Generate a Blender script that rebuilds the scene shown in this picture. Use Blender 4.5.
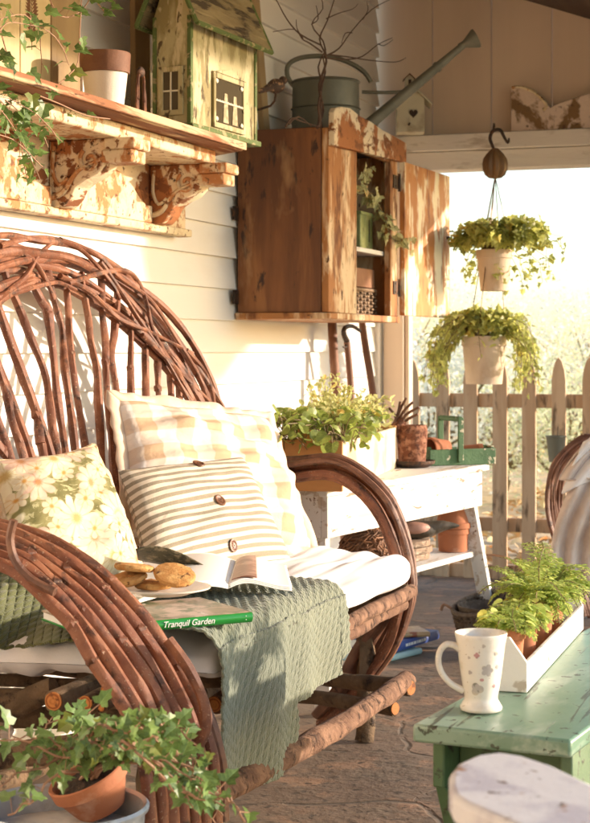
import bpy, math, random
from mathutils import Vector, Matrix, noise as mnoise
for o in list(bpy.data.objects): bpy.data.objects.remove(o)
S = bpy.context.scene
COL = S.collection
V3 = Vector
R_ = math.radians
rnd = random.Random(7)

# ------------------------------------------------------------------ camera
FPX, PCX, HY, CAMX, CAMZ = 1700.0, 295.0, 349.0, 2.02, 1.0
YAW = math.atan(601 / FPX)
FW = V3((-math.sin(YAW), math.cos(YAW), 0)); RT = V3((math.cos(YAW), math.sin(YAW), 0))
CP = V3((CAMX, 0, CAMZ))
cd = bpy.data.cameras.new('camera'); cam = bpy.data.objects.new('camera', cd); COL.objects.link(cam)
cam.location = CP; cam.rotation_euler = (R_(90), 0, YAW)
cd.sensor_fit = 'VERTICAL'; cd.sensor_height = 36; cd.lens = FPX / 823 * 36
cd.shift_y = -(411.5 - HY) / 823
cd.clip_start = .05; cd.clip_end = 400
cd.dof.use_dof = True; cd.dof.focus_distance = 3.4; cd.dof.aperture_fstop = 12
S.camera = cam
# ------------------------------------------------------------------ light
SUN = V3((.303, .163, .075)).normalized()
w = bpy.data.worlds.new('World'); S.world = w; w.use_nodes = True
nt = w.node_tree; bg = nt.nodes['Background']
sky = nt.nodes.new('ShaderNodeTexSky'); sky.sky_type = 'NISHITA'; sky.sun_disc = False
sky.sun_elevation = math.asin(SUN.z); sky.sun_rotation = math.atan2(SUN.x, SUN.y)
sky.air_density = 1.0; sky.dust_density = 1.0; sky.ozone_density = 1.0
nt.links.new(sky.outputs[0], bg.inputs[0]); bg.inputs[1].default_value = .15
ld = bpy.data.lights.new('sun', 'SUN'); ld.energy = 2.4; ld.angle = R_(1.2); ld.color = (1, .82, .67)
lo = bpy.data.objects.new('sun', ld); COL.objects.link(lo)
lo.rotation_euler = (-SUN).to_track_quat('-Z', 'Y').to_euler(); lo.location = (8, 5, 5)
S.view_settings.view_transform = 'Standard'; S.view_settings.look = 'None'
S.view_settings.gamma = 1; S.view_settings.exposure = 1.58
S.view_settings.use_white_balance = True; S.view_settings.white_balance_temperature = 6400
S.render.engine = 'CYCLES'
S.cycles.max_bounces = 8; S.cycles.diffuse_bounces = 5; S.cycles.transparent_max_bounces = 8

# a photograph's sight line met with a plane of the place
def ray(x, y): return FW + RT * ((x - PCX) / FPX) + V3((0, 0, -(y - HY) / FPX))
def DD(x, y, d): return CP + ray(x, y) * d
def WX(x, y, X): q = ray(x, y); return CP + q * ((X - CAMX) / q.x)
def WY(x, y, Y): q = ray(x, y); return CP + q * (Y / q.y)
def WZ(x, y, Z): q = ray(x, y); return CP + q * ((Z - CAMZ) / q.z)
def WPL(x, y, p, n): q = ray(x, y); return CP + q * ((p - CP).dot(n) / q.dot(n))

# ------------------------------------------------------------------ materials
class NT:
    def __init__(s, name):
        s.m = bpy.data.materials.new(name); s.m.use_nodes = True
        s.t = s.m.node_tree; s.b = s.t.nodes['Principled BSDF']; s.tc = s.t.nodes.new('ShaderNodeTexCoord')
    def n(s, typ, **k):
        o = s.t.nodes.new('ShaderNode' + typ)
        for a, v in k.items():
            if a[0] == '_': o.inputs[int(a[1:])].default_value = v
            else: setattr(o, a, v)
        return o
    def l(s, a, b): s.t.links.new(a, b)
    def math(s, op, a, b=None, c=None):
        o = s.n('Math', operation=op)
        for i, v in enumerate((a, b, c)):
            if v is None: continue
            if isinstance(v, (int, float)): o.inputs[i].default_value = v
            else: s.l(v, o.inputs[i])
        return o.outputs[0]
    def co(s, stretch=(1, 1, 1), uv=False, rot=(0, 0, 0)):
        mp = s.n('Mapping'); mp.inputs['Scale'].default_value = stretch; mp.inputs['Rotation'].default_value = rot
        s.l(s.tc.outputs['UV' if uv else 'Object'], mp.inputs[0]); return mp.outputs[0]
    def noise(s, scale, stretch=(1, 1, 1), detail=5, rough=.6, uv=False, dist=0):
        n_ = s.n('TexNoise'); n_.inputs['Scale'].default_value = scale; n_.inputs['Detail'].default_value = detail
        n_.inputs['Roughness'].default_value = rough; n_.inputs['Distortion'].default_value = dist
        s.l(s.co(stretch, uv), n_.inputs['Vector']); return n_.outputs[0]
    def ramp(s, v, lo, hi):
        m = s.n('MapRange'); m.inputs[1].default_value = lo; m.inputs[2].default_value = hi
        s.l(v, m.inputs[0]); return m.outputs[0]
    def mix(s, f, a, b, mode='MIX'):
        o = s.n('Mix', data_type='RGBA', blend_type=mode)
        for i, v in ((0, f), (6, a), (7, b)):
            if hasattr(v, 'links'): s.l(v, o.inputs[i])
            elif i == 0: o.inputs[0].default_value = v
            else: o.inputs[i].default_value = (*v, 1) if len(v) == 3 else v
        return o.outputs[2]
    def bump(s, h, strength, dist=.01):
        b = s.n('Bump'); b.inputs['Strength'].default_value = strength; b.inputs['Distance'].default_value = dist
        s.l(h, b.inputs['Height']); s.l(b.outputs[0], s.b.inputs['Normal'])

def mat(name, c0, layers=(), rough=.75, bump=.3, bs=60, bst=(1, 1, 1), bd=.004, metal=0, uv=False, island=0):
    """layers: (colour, noise scale, lo, hi, stretch)"""
    k = NT(name); col = c0; last = None
    if island:
        g = k.n('NewGeometry'); f = g.outputs['Random Per Island']
        col = k.mix(f, tuple(v * (1 - island) for v in c0), tuple(min(1, v * (1 + island)) for v in c0))
    for L in layers:
        c, sc, lo_, hi_ = L[:4]; st = L[4] if len(L) > 4 else (1, 1, 1)
        last = k.ramp(k.noise(sc, st, uv=uv, dist=.3), lo_, hi_); col = k.mix(last, col, c)
    if hasattr(col, 'links'): k.l(col, k.b.inputs['Base Color'])
    else: k.b.inputs['Base Color'].default_value = (*col, 1)
    k.b.inputs['Roughness'].default_value = rough; k.b.inputs['Metallic'].default_value = metal
    h = k.noise(bs, bst, detail=6, rough=.7, uv=uv)
    if last is not None: h = k.math('ADD', h, k.math('MULTIPLY', last, .8))
    k.bump(h, bump, bd)
    return k.m

def leafmat(name, c, c2=None, var=.4, trans=.4):
    k = NT(name); g = k.n('NewGeometry')
    c2 = c2 or tuple(v * 1.5 for v in c)
    col = k.mix(g.outputs['Random Per Island'], tuple(v * (1 - var) for v in c), c2)
    col = k.mix(k.ramp(k.noise(90), .45, .75), col, tuple(min(1, v * 1.25) for v in c2))
    uv = k.n('SeparateXYZ'); k.l(k.tc.outputs['UV'], uv.inputs[0]); ay = k.math('ABSOLUTE', k.math('SUBTRACT', uv.outputs[1], .5))
    vein = k.math('MAXIMUM', k.ramp(ay, .028, .008), k.math('MULTIPLY', k.ramp(k.math('SINE', k.math('MULTIPLY', k.math('SUBTRACT', uv.outputs[0], ay), 26)), .82, .98), .6))
    col = k.mix(k.math('MULTIPLY', vein, .55), col, tuple(min(1, v * 1.7 + .04) for v in c2))
    col = k.mix(k.math('MULTIPLY', k.ramp(k.math('FRACT', k.math('MULTIPLY', g.outputs['Random Per Island'], 37)), .93, .97), .7), col, (c2[0] * 1.6, c2[1] * .95, c2[2] * .5))
    k.l(col, k.b.inputs['Base Color']); k.b.inputs['Roughness'].default_value = .42
    tr = k.n('BsdfTranslucent'); k.l(k.mix(.5, col, tuple(min(1, v * 2.2) for v in c2)), tr.inputs[0])
    mx = k.n('MixShader'); mx.inputs[0].default_value = trans
    out = [n for n in k.t.nodes if n.type == 'OUTPUT_MATERIAL'][0]
    k.l(k.b.outputs[0], mx.inputs[1]); k.l(tr.outputs[0], mx.inputs[2]); k.l(mx.outputs[0], out.inputs[0])
    return k.m

SX = (1, .12, 1); SZ = (1, 1, .1); SXX = (.1, 1, 1)
M = {}
M['clap'] = mat('white clapboard paint', (.80, .77, .72), [((.66, .60, .52), 2.2, .5, .85, (1, .4, 1)), ((.5, .42, .33), 30, .74, .8, SX)], .65, .15, 40, SX, .003)
M['gable'] = mat('cream board paint', (.72, .57, .43), [((.62, .48, .36), 3, .45, .8, SZ)], .7, .15, 40, SZ, .003)
M['beam'] = mat('chalky beam paint', (.68, .62, .55), [((.45, .38, .31), 24, .56, .66, (.25, 1, 1)), ((.8, .74, .66), 5, .5, .7, SXX)], .8, .5, 60, (.2, 1, 1), .004)
M['darkwood'] = mat('dark rafter wood', (.055, .03, .018), [((.1, .06, .035), 12, .4, .7, SX)], .8, .4, 50, SX)
M['ceil'] = mat('tan ceiling board', (.26, .18, .11), [((.18, .12, .07), 8, .4, .7, SX)], .8, .3, 50, SX)
M['fence'] = mat('weathered picket wood', (.42, .275, .165), [((.56, .40, .26), 14, .45, .62, SZ), ((.17, .11, .065), 20, .56, .66, (1, 1, .25))], .85, .5, 80, SZ, .003, island=.15)
M['peel'] = mat('peeling cream paint over bare wood', (.38, .14, .042), [((.74, .60, .40), 8, .48, .51, (1, .6, .6)), ((.22, .075, .022), 20, .53, .58, (1, .5, 1)), ((.10, .04, .015), 45, .62, .66)], .8, .8, 40, (1, .4, 1), .006)
M['peel2'] = mat('crackled cream paint', (.70, .58, .38), [((.44, .19, .065), 11, .515, .54, (1, .6, .5)), ((.6, .46, .28), 25, .5, .6), ((.20, .09, .035), 48, .60, .64)], .8, .7, 50, (1, 1, 1), .005)
M['shelfwood'] = mat('rough shelf plank', (.27, .11, .045), [((.15, .05, .018), 9, .42, .62, SX), ((.56, .40, .23), 12, .51, .57, SX), ((.07, .025, .01), 40, .62, .67, SX)], .85, .6, 50, SX, .006)
M['orangewood'] = mat('aged pine side panel', (.23, .085, .024), [((.11, .036, .010), 7, .42, .62, (1, 1, .12)), ((.33, .14, .042), 11, .52, .7, (1, 1, .1)), ((.04, .014, .006), 24, .60, .66, (1, 1, .35)), ((.42, .24, .11), 5, .60, .72, (1, 1, .3))], .6, .4, 40, SZ, .003)
M['doorpeel'] = mat('door with worn white paint', (.50, .20, .055), [((.86, .76, .56), 6, .48, .53, (1, 1, .45)), ((.55, .25, .08), 22, .52, .58, (1, 1, .18)), ((.26, .09, .03), 18, .60, .68, (1, 1, .25))], .7, .5, 50, SZ, .003)
M['stile'] = mat('worn frame wood', (.38, .16, .05), [((.72, .54, .34), 9, .50, .58, (1, 1, .3)), ((.17, .06, .02), 15, .54, .64, (1, 1, .3)), ((.08, .03, .012), 40, .62, .68, (1, 1, .5))], .8, .6, 50, SZ, .004)
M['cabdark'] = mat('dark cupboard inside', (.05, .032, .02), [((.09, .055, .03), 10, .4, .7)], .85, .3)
M['rust'] = mat('rusty iron', (.10, .04, .02), [((.2, .08, .03), 30, .45, .6)], .75, .6, 120, metal=.3)
M['iron'] = mat('dark forged iron', (.045, .03, .022), [((.13, .06, .03), 30, .5, .65)], .6, .5, 100, metal=.5)
M['handle'] = mat('brown tool handle', (.17, .07, .035), [((.27, .13, .07), 12, .4, .7, SZ)], .6, .3, 60, SZ)
M['willow'] = mat('red brown willow bark', (.165, .055, .025), [((.27, .105, .048), 16, .44, .60), ((.07, .026, .013), 26, .54, .64), ((.36, .22, .13), 190, .62, .66)], .60, .55, 90, bd=.003, island=.28)
M['willowdark'] = mat('dark willow bark', (.12, .05, .028), [((.22, .10, .055), 22, .42, .62), ((.05, .02, .012), 32, .58, .7)], .5, .6, 90, bd=.003, island=.28)
M['log'] = mat('rough log bark', (.17, .085, .048), [((.29, .16, .095), 20, .42, .6), ((.07, .035, .02), 30, .55, .68)], .9, 1.0, 55, bd=.01)
M['logdark'] = mat('mossy dark log bark', (.12, .075, .038), [((.21, .135, .075), 14, .42, .6), ((.035, .02, .012), 26, .55, .68)], .85, .9, 50, bd=.01)
M['cut'] = mat('orange sawn log end', (.62, .22, .045), [((.40, .11, .02), 40, .5, .66)], .7, .4, 120)
M['canvas'] = mat('white cotton cover', (.86, .84, .84), [((.76, .72, .70), 5, .5, .8)], .9, .25, 220, bd=.002)
M['pot'] = mat('terracotta', (.42, .155, .07), [((.62, .42, .30), 9, .58, .75), ((.28, .09, .04), 16, .6, .75)], .85, .35, 120, bd=.002)
M['potrim'] = mat('brown glazed rim', (.16, .065, .03), [((.24, .11, .055), 14, .4, .7)], .7, .3, 100)
M['potwhite'] = mat('limewashed pot side', (.80, .72, .62), [((.66, .50, .38), 7, .55, .8, SZ)], .85, .3, 100)
M['potpink'] = mat('pale hanging pot', (.66, .52, .38), [((.50, .34, .22), 9, .5, .75, (1, 1, .5)), ((.8, .7, .58), 6, .55, .75)], .85, .3, 100)
M['soil'] = mat('dark soil', (.03, .018, .01), [((.07, .04, .022), 60, .4, .6)], 1, 1, 90, bd=.01)
M['can'] = mat('grey green zinc', (.15, .15, .115), [((.23, .22, .17), 7, .45, .7), ((.11, .10, .06), 15, .6, .75)], .55, .3, 50, metal=.35)
M['galv'] = mat('galvanised steel', (.42, .47, .52), [((.56, .60, .64), 9, .45, .6), ((.3, .32, .34), 24, .6, .7)], .42, .3, 50, metal=.6)
M['twig'] = mat('dark twig', (.07, .035, .02), [], .8, .5, 80)
M['bhwall'] = mat('cream green crackled wood', (.44, .38, .20), [((.27, .22, .09), 11, .48, .56, (1, 1, .4)), ((.56, .48, .28), 24, .54, .6, (1, 1, .3)), ((.10, .065, .025), 42, .60, .64, (1, 1, .35))], .8, .6, 60, bd=.004)
M['bhgreen'] = mat('green corner paint', (.10, .14, .035), [((.34, .29, .14), 30, .53, .58)], .8, .6, 60)
M['bhroof'] = mat('weathered roof shingle', (.19, .14, .065), [((.28, .22, .11), 11, .42, .6, (1, .3, 1)), ((.06, .04, .02), 26, .54, .62, (1, .2, 1))], .9, .9, 45, (1, .3, 1), .008)
M['glassdark'] = mat('dark old glass', (.075, .06, .035), [], .12, .05, 10)
M['lace'] = mat('ivory lace trim', (.75, .68, .5), [], .9, .4, 100)
M['trugg'] = mat('green flaking paint', (.055, .13, .05), [((.09, .18, .075), 8, .45, .6), ((.52, .48, .34), 36, .585, .61, (1, .4, 1))], .7, .6, 70)
M['tableg'] = mat('worn green table paint', (.14, .25, .165), [((.23, .34, .25), 4, .42, .60, (1, .5, 1)), ((.42, .49, .40), 8, .54, .66, (1, .3, 1)), ((.045, .045, .03), 38, .625, .64), ((.06, .08, .05), 70, .60, .63, (1, .06, 1))], .36, .3, 40, (1, .3, 1), .002)
M['tablegd'] = mat('green leg paint', (.075, .14, .06), [((.13, .20, .11), 6, .42, .60), ((.04, .04, .025), 30, .58, .64)], .6, .3, 60)
M['benchw'] = mat('white bench paint', (.78, .75, .70), [((.56, .46, .36), 26, .56, .62, SX), ((.25, .17, .11), 50, .61, .64, SX)], .6, .3, 60, SX, .002)
M['cratepale'] = mat('pale cream crate side', (.70, .58, .40), [((.58, .42, .24), 9, .5, .62, SXX)], .75, .4, 50, SXX)
M['boxwhite'] = mat('scuffed white crate paint', (.78, .75, .69), [((.52, .45, .36), 24, .56, .62), ((.06, .05, .045), 26, .635, .65)], .7, .35, 60)
M['boxpine'] = mat('raw pine box end', (.56, .27, .09), [((.42, .18, .055), 8, .42, .7, SXX)], .7, .4, 50, SXX)
M['rustpot'] = mat('pitted rust coloured clay', (.20, .07, .035), [((.42, .2, .12), 50, .45, .6), ((.14, .05, .03), 70, .55, .65)], .95, 1, 120, bd=.006)
M['wicker'] = mat('brown wicker', (.19, .115, .06), [((.30, .20, .12), 30, .42, .62)], .75, .6, 90, island=.4)
M['wickerdark'] = mat('grey brown basket weave', (.13, .095, .065), [((.21, .165, .12), 40, .42, .62)], .8, .6, 90, island=.4)
M['twigball'] = mat('nest twigs', (.20, .09, .04), [], .7, .4, 80, island=.6)
M['tin'] = mat('olive green tin', (.27, .31, .12), [((.42, .45, .2), 12, .5, .62), ((.14, .10, .05), 30, .62, .7)], .6, .4, 70, metal=.2)
M['seedbox'] = mat('brown cardboard', (.25, .11, .055), [((.33, .17, .09), 9, .4, .7)], .8, .3)
M['slice'] = mat('bark edged slab', (.30, .20, .13), [((.50, .38, .28), 30, .45, .6, (.3, .3, 1.5)), ((.12, .07, .04), 40, .6, .68, (.3, .3, 1.5))], .9, 1, 60)
M['duck'] = mat('dark duck paint', (.06, .05, .035), [((.13, .10, .07), 16, .45, .65)], .6, .4)
M['duckpink'] = mat('duck flank paint', (.52, .30, .24), [((.4, .2, .15), 20, .5, .7)], .6, .3)
M['bluebook'] = mat('blue book cloth', (.035, .075, .28), [((.06, .11, .34), 20, .4, .7)], .5, .2)
M['palebook'] = mat('pale blue book cloth', (.33, .50, .52), [], .5, .2)
M['tanbook'] = mat('tan picture cover', (.50, .34, .18), [((.30, .10, .05), 14, .5, .55), ((.62, .52, .3), 22, .6, .65)], .35, .1)
M['greenbook'] = mat('green book cover', (.018, .24, .035), [], .3, .08)
M['picbook'] = mat('garden picture cover', (.26, .20, .12), [((.55, .40, .32), 16, .46, .58), ((.09, .12, .05), 24, .52, .62), ((.7, .62, .55), 40, .64, .7)], .3, .08)
M['page'] = mat('paper page', (.84, .82, .77), [], .6, .1)
M['pagepic'] = mat('printed page picture', (.10, .085, .045), [((.30, .24, .15), 60, .5, .6), ((.05, .05, .03), 80, .5, .6)], .35, .1)
M['pagepic2'] = mat('brown photograph on a page', (.32, .15, .10), [((.5, .3, .22), 20, .5, .6)], .35, .1)
M['plate'] = mat('cream china plate', (.80, .76, .68), [], .18, .05, 20)
M['cookie'] = mat('baked cookie', (.52, .24, .06), [((.66, .38, .13), 40, .45, .6), ((.20, .075, .02), 75, .62, .67)], .85, 1, 130, bd=.006)
M['mug'] = mat('cream glazed mug', (.76, .73, .66), [((.70, .64, .54), 28, .52, .64), ((.45, .38, .3), 160, .66, .68)], .16, .06, 26)
M['mugspot'] = mat('grey lilac flower transfer', (.46, .42, .40), [((.60, .54, .42), 60, .45, .6), ((.25, .24, .2), 90, .6, .66)], .25, .03)
M['mugpink'] = mat('pink flower transfer', (.52, .30, .30), [((.3, .2, .2), 90, .5, .6)], .25, .03)
M['coffee'] = mat('milky tea', (.30, .33, .27), [], .06, .02)
M['armwhite'] = mat('chipped white arm paint', (.58, .58, .61), [((.44, .43, .49), 11, .50, .60), ((.30, .17, .10), 22, .63, .66), ((.12, .08, .06), 40, .62, .64)], .55, .35, 50, bd=.003)
M['button'] = mat('coconut button', (.14, .05, .022), [((.22, .10, .05), 80, .45, .6)], .4, .2)
M['hole'] = mat('button hole thread', (.05, .03, .02), [], .8, .1)
M['piping'] = mat('tan cord piping', (.56, .40, .23), [((.7, .54, .36), 60, .45, .6)], .85, .5, 200)
M['ruffle'] = mat('peach cotton ruffle', (.66, .50, .37), [((.76, .66, .54), 12, .45, .65)], .9, .3, 150)
M['blanket'] = mat('cream pink chenille', (.70, .58, .50), [((.80, .72, .66), 9, .4, .7)], 1, .8, 90, bd=.006)
M['gourd'] = mat('carved wooden pulley', (.15, .08, .035), [((.24, .14, .06), 18, .42, .62, SZ)], .5, .4, 50, SZ)
M['wire'] = mat('thin wire', (.10, .06, .035), [], .4, .1, metal=.6)
M['fernbd'] = mat('straw coloured panel', (.62, .50, .28), [((.5, .38, .19), 9, .42, .7, SZ)], .75, .3, 50, SZ)
M['fernink'] = mat('brown fern print ink', (.17, .075, .03), [], .8, .1)
M['tanplank'] = mat('tan leaning board', (.34, .24, .12), [((.26, .17, .08), 9, .42, .7, SZ), ((.5, .4, .24), 16, .6, .68, SZ)], .8, .4, 50, SZ)
M['birdbrown'] = mat('speckled brown bird', (.055, .028, .016), [((.36, .2, .1), 90, .55, .62)], .7, .5, 120)
M['nestbox'] = mat('whitewashed nest box', (.60, .56, .42), [((.42, .36, .25), 14, .5, .65)], .8, .4)
M['moss'] = leafmat('grey moss', (.16, .14, .06), (.30, .27, .13), trans=.1)
M['lid'] = mat('white enamel lid', (.72, .72, .7), [((.5, .52, .54), 14, .5, .65)], .4, .2)
M['ivy'] = leafmat('ivy leaf', (.055, .11, .028), (.15, .24, .065), trans=.3)
M['ivyl'] = leafmat('variegated ivy leaf', (.11, .17, .03), (.46, .48, .14), trans=.5)
M['ivypale'] = leafmat('pale variegated ivy leaf', (.20, .23, .06), (.66, .62, .30), trans=.3)
M['fern'] = leafmat('fern frond', (.20, .34, .05), (.46, .58, .16), trans=.5)
M['herb'] = leafmat('geranium leaf', (.10, .17, .03), (.30, .36, .08), trans=.4)
M['herbs'] = leafmat('yellow green herb sprig', (.26, .30, .07), (.60, .58, .22), trans=.45)
M['bush'] = leafmat('haze paled shrub leaf', (.42, .50, .20), (.76, .78, .42), var=.2, trans=.5)  # bright garden haze is put into the leaf colour by paling it
M['bush2'] = leafmat('haze paled bluish leaf', (.52, .58, .44), (.76, .78, .66), var=.15, trans=.5)  # bluish leaf, also paled to stand in for the haze
M['tree'] = leafmat('tree leaf', (.06, .11, .03), (.12, .2, .05))
M['stem'] = mat('green brown stem', (.20, .14, .06), [], .7, .3)
M['stemp'] = mat('pinkish vine stem', (.34, .19, .11), [], .7, .3)
M['ground'] = mat('leaf strewn ground', (.62, .46, .28), [((.72, .50, .26), 1.2, .42, .62), ((.36, .22, .10), 9, .55, .65), ((.40, .42, .2), 2.5, .58, .7)], 1, .6, 30, bd=.02)

def stone_mat():
    k = NT('brown flagstone')
    n1 = k.noise(2.6); wv = k.n('TexVoronoi', feature='DISTANCE_TO_EDGE'); wv.inputs['Scale'].default_value = 1.7
    mp = k.n('Vector' + 'Math', operation='ADD'); k.l(k.co(), mp.inputs[0])
    nn = k.n('TexNoise'); nn.inputs['Scale'].default_value = 2.5; k.l(k.co(), nn.inputs[0])
    sc = k.n('VectorMath', operation='SCALE'); sc.inputs['Scale'].default_value = .22; k.l(nn.outputs[1], sc.inputs[0])
    k.l(sc.outputs[0], mp.inputs[1]); k.l(mp.outputs[0], wv.inputs['Vector'])
    vc = k.n('TexVoronoi'); vc.inputs['Scale'].default_value = 1.7; k.l(mp.outputs[0], vc.inputs['Vector'])
    bw = k.n('RGBToBW'); k.l(vc.outputs['Color'], bw.inputs[0])
    c = k.mix(k.ramp(bw.outputs[0], .2, .8), (.135, .095, .065), (.25, .165, .11))
    c = k.mix(k.ramp(n1, .45, .62), c, (.17, .125, .085))
    c = k.mix(k.ramp(k.noise(16, (1, 2.5, 1)), .56, .72), c, (.10, .068, .045))
    c = k.mix(k.ramp(k.noise(6), .54, .64), c, (.30, .18, .11)); c = k.mix(k.ramp(k.noise(34), .56, .64), c, (.07, .05, .035))
    e = k.math('MAXIMUM', k.ramp(wv.outputs[0], .002, .016), k.ramp(k.noise(11), .5, .6))
    c = k.mix(e, (.10, .078, .055), c)
    k.l(c, k.b.inputs['Base Color']); k.b.inputs['Roughness'].default_value = .62
    h = k.math('ADD', k.math('MULTIPLY', e, .3), k.math('ADD', k.noise(9, detail=8), k.math('MULTIPLY', k.noise(60), .25)))
    k.bump(h, .8, .012); return k.m
M['stone'] = stone_mat()

def cut_mat():
    k = NT('sawn log end'); sb = k.n('VectorMath', operation='SUBTRACT'); k.l(k.tc.outputs['Generated'], sb.inputs[0]); sb.inputs[1].default_value = (.5, .5, .5)
    ln = k.n('VectorMath', operation='LENGTH'); k.l(sb.outputs[0], ln.inputs[0])
    r = k.math('ADD', ln.outputs['Value'], k.math('MULTIPLY', k.noise(35), .07)); s_ = k.math('SINE', k.math('MULTIPLY', r, 75))
    c = k.mix(k.ramp(s_, -.6, .9), (.30, .085, .018), (.56, .22, .055)); c = k.mix(k.ramp(k.noise(60), .56, .64), c, (.16, .05, .015))
    k.l(c, k.b.inputs['Base Color']); k.b.inputs['Roughness'].default_value = .8; k.bump(s_, .3, .001); return k.m
M['cut'] = cut_mat()
def stripe_mat():
    k = NT('ticking stripe cotton'); u = k.n('SeparateXYZ'); k.l(k.co(uv=True), u.inputs[0])
    v = k.math('FRACT', k.math('MULTIPLY', u.outputs[1], 15)); d = k.math('ABSOLUTE', k.math('SUBTRACT', v, .5))
    f = k.ramp(d, .265, .225)
    c = k.mix(f, (.70, .62, .49), (.22, .185, .125)); c = k.mix(k.math('MULTIPLY', k.ramp(k.noise(300, uv=True), .4, .6), .3), c, (.66, .56, .42))
    k.l(c, k.b.inputs['Base Color']); k.b.inputs['Roughness'].default_value = .9; k.bump(k.math('ADD', k.noise(7, uv=True), k.math('MULTIPLY', k.noise(250, uv=True), .15)), .5, .012); return k.m
M['stripe'] = stripe_mat()
def gingham_mat():
    k = NT('peach gingham cotton'); u = k.n('SeparateXYZ'); k.l(k.co(uv=True), u.inputs[0]); a = []
    for i, n_ in ((0, 5.5), (1, 4.5)):
        v = k.math('FRACT', k.math('MULTIPLY', u.outputs[i], n_)); a.append(k.ramp(k.math('ABSOLUTE', k.math('SUBTRACT', v, .5)), .27, .23))
    f = k.math('MULTIPLY', k.math('ADD', a[0], a[1]), .5)
    c = k.mix(f, (.78, .72, .65), (.54, .37, .23))
    k.l(c, k.b.inputs['Base Color']); k.b.inputs['Roughness'].default_value = .9
    k.bump(k.math('ADD', k.noise(4, uv=True), k.math('MULTIPLY', k.noise(200, uv=True), .1)), .6, .02); return k.m
M['gingham'] = gingham_mat()
def floral_mat():
    k = NT('floral chintz'); base = k.mix(k.ramp(k.noise(6, uv=True), .4, .6), (.13, .12, .035), (.26, .235, .09)); col = base
    lv = k.ramp(k.noise(9, (1, 2, 1), uv=True, dist=1.5), .52, .56); col = k.mix(lv, col, (.40, .37, .19))
    for off, sc, r, pet, c1, c2 in (((.3, .1), 2.6, .52, 11, (.64, .58, .40), (.42, .30, .11)), ((.77, .4), 2.9, .46, 9, (.62, .44, .33), (.42, .2, .08)), ((.1, .9), 4.5, .38, 7, (.58, .50, .34), (.46, .24, .05))):
        mp = k.n('Mapping'); mp.inputs['Location'].default_value = (*off, 0); mp.inputs['Scale'].default_value = (sc, sc, 0); k.l(k.tc.outputs['UV'], mp.inputs[0])
        vo = k.n('TexVoronoi', voronoi_dimensions='2D'); vo.inputs['Scale'].default_value = 1; vo.inputs['Randomness'].default_value = .7; k.l(mp.outputs[0], vo.inputs['Vector'])
        sb = k.n('VectorMath', operation='SUBTRACT'); k.l(mp.outputs[0], sb.inputs[0]); k.l(vo.outputs['Position'], sb.inputs[1])
        s = k.n('SeparateXYZ'); k.l(sb.outputs[0], s.inputs[0]); an = k.math('ARCTAN2', s.outputs[1], s.outputs[0])
        pe = k.math('POWER', k.math('ABSOLUTE', k.math('COSINE', k.math('MULTIPLY', an, pet / 2))), .5)
        rr = k.math('MULTIPLY', k.math('ADD', k.math('MULTIPLY', pe, .5), .5), r)
        q = k.math('DIVIDE', vo.outputs['Distance'], rr)
        fc = k.mix(k.ramp(q, .12, .3), c2, c1); fc = k.mix(k.math('MULTIPLY', k.ramp(pe, .8, .3), .5), fc, c2)
        col = k.mix(k.ramp(q, .95, .85), col, fc)
    k.l(col, k.b.inputs['Base Color']); k.b.inputs['Roughness'].default_value = .85; k.bump(k.noise(5, uv=True), .4, .01); return k.m
M['floral'] = floral_mat()
def knit_mat(name, c, c2):
    k = NT(name); g = k.n('NewGeometry')
    wv = k.n('TexWave', bands_direction='DIAGONAL'); wv.inputs['Scale'].default_value = 60; wv.inputs['Distortion'].default_value = 1; k.l(k.co(uv=True), wv.inputs[0])
    col = k.mix(k.math('MULTIPLY', k.noise(25, uv=True), .8), c, c2)
    k.l(col, k.b.inputs['Base Color']); k.b.inputs['Roughness'].default_value = .95
    k.b.inputs['Sheen Weight'].default_value = .3
    k.bump(k.math('ADD', wv.outputs[1], k.noise(180, uv=True)), .45, .002); return k.m
M['knit'] = knit_mat('sage green knit', (.165, .185, .125), (.27, .29, .21))
M['knitdark'] = knit_mat('olive green knit', (.08, .09, .025), (.15, .16, .055))

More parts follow.
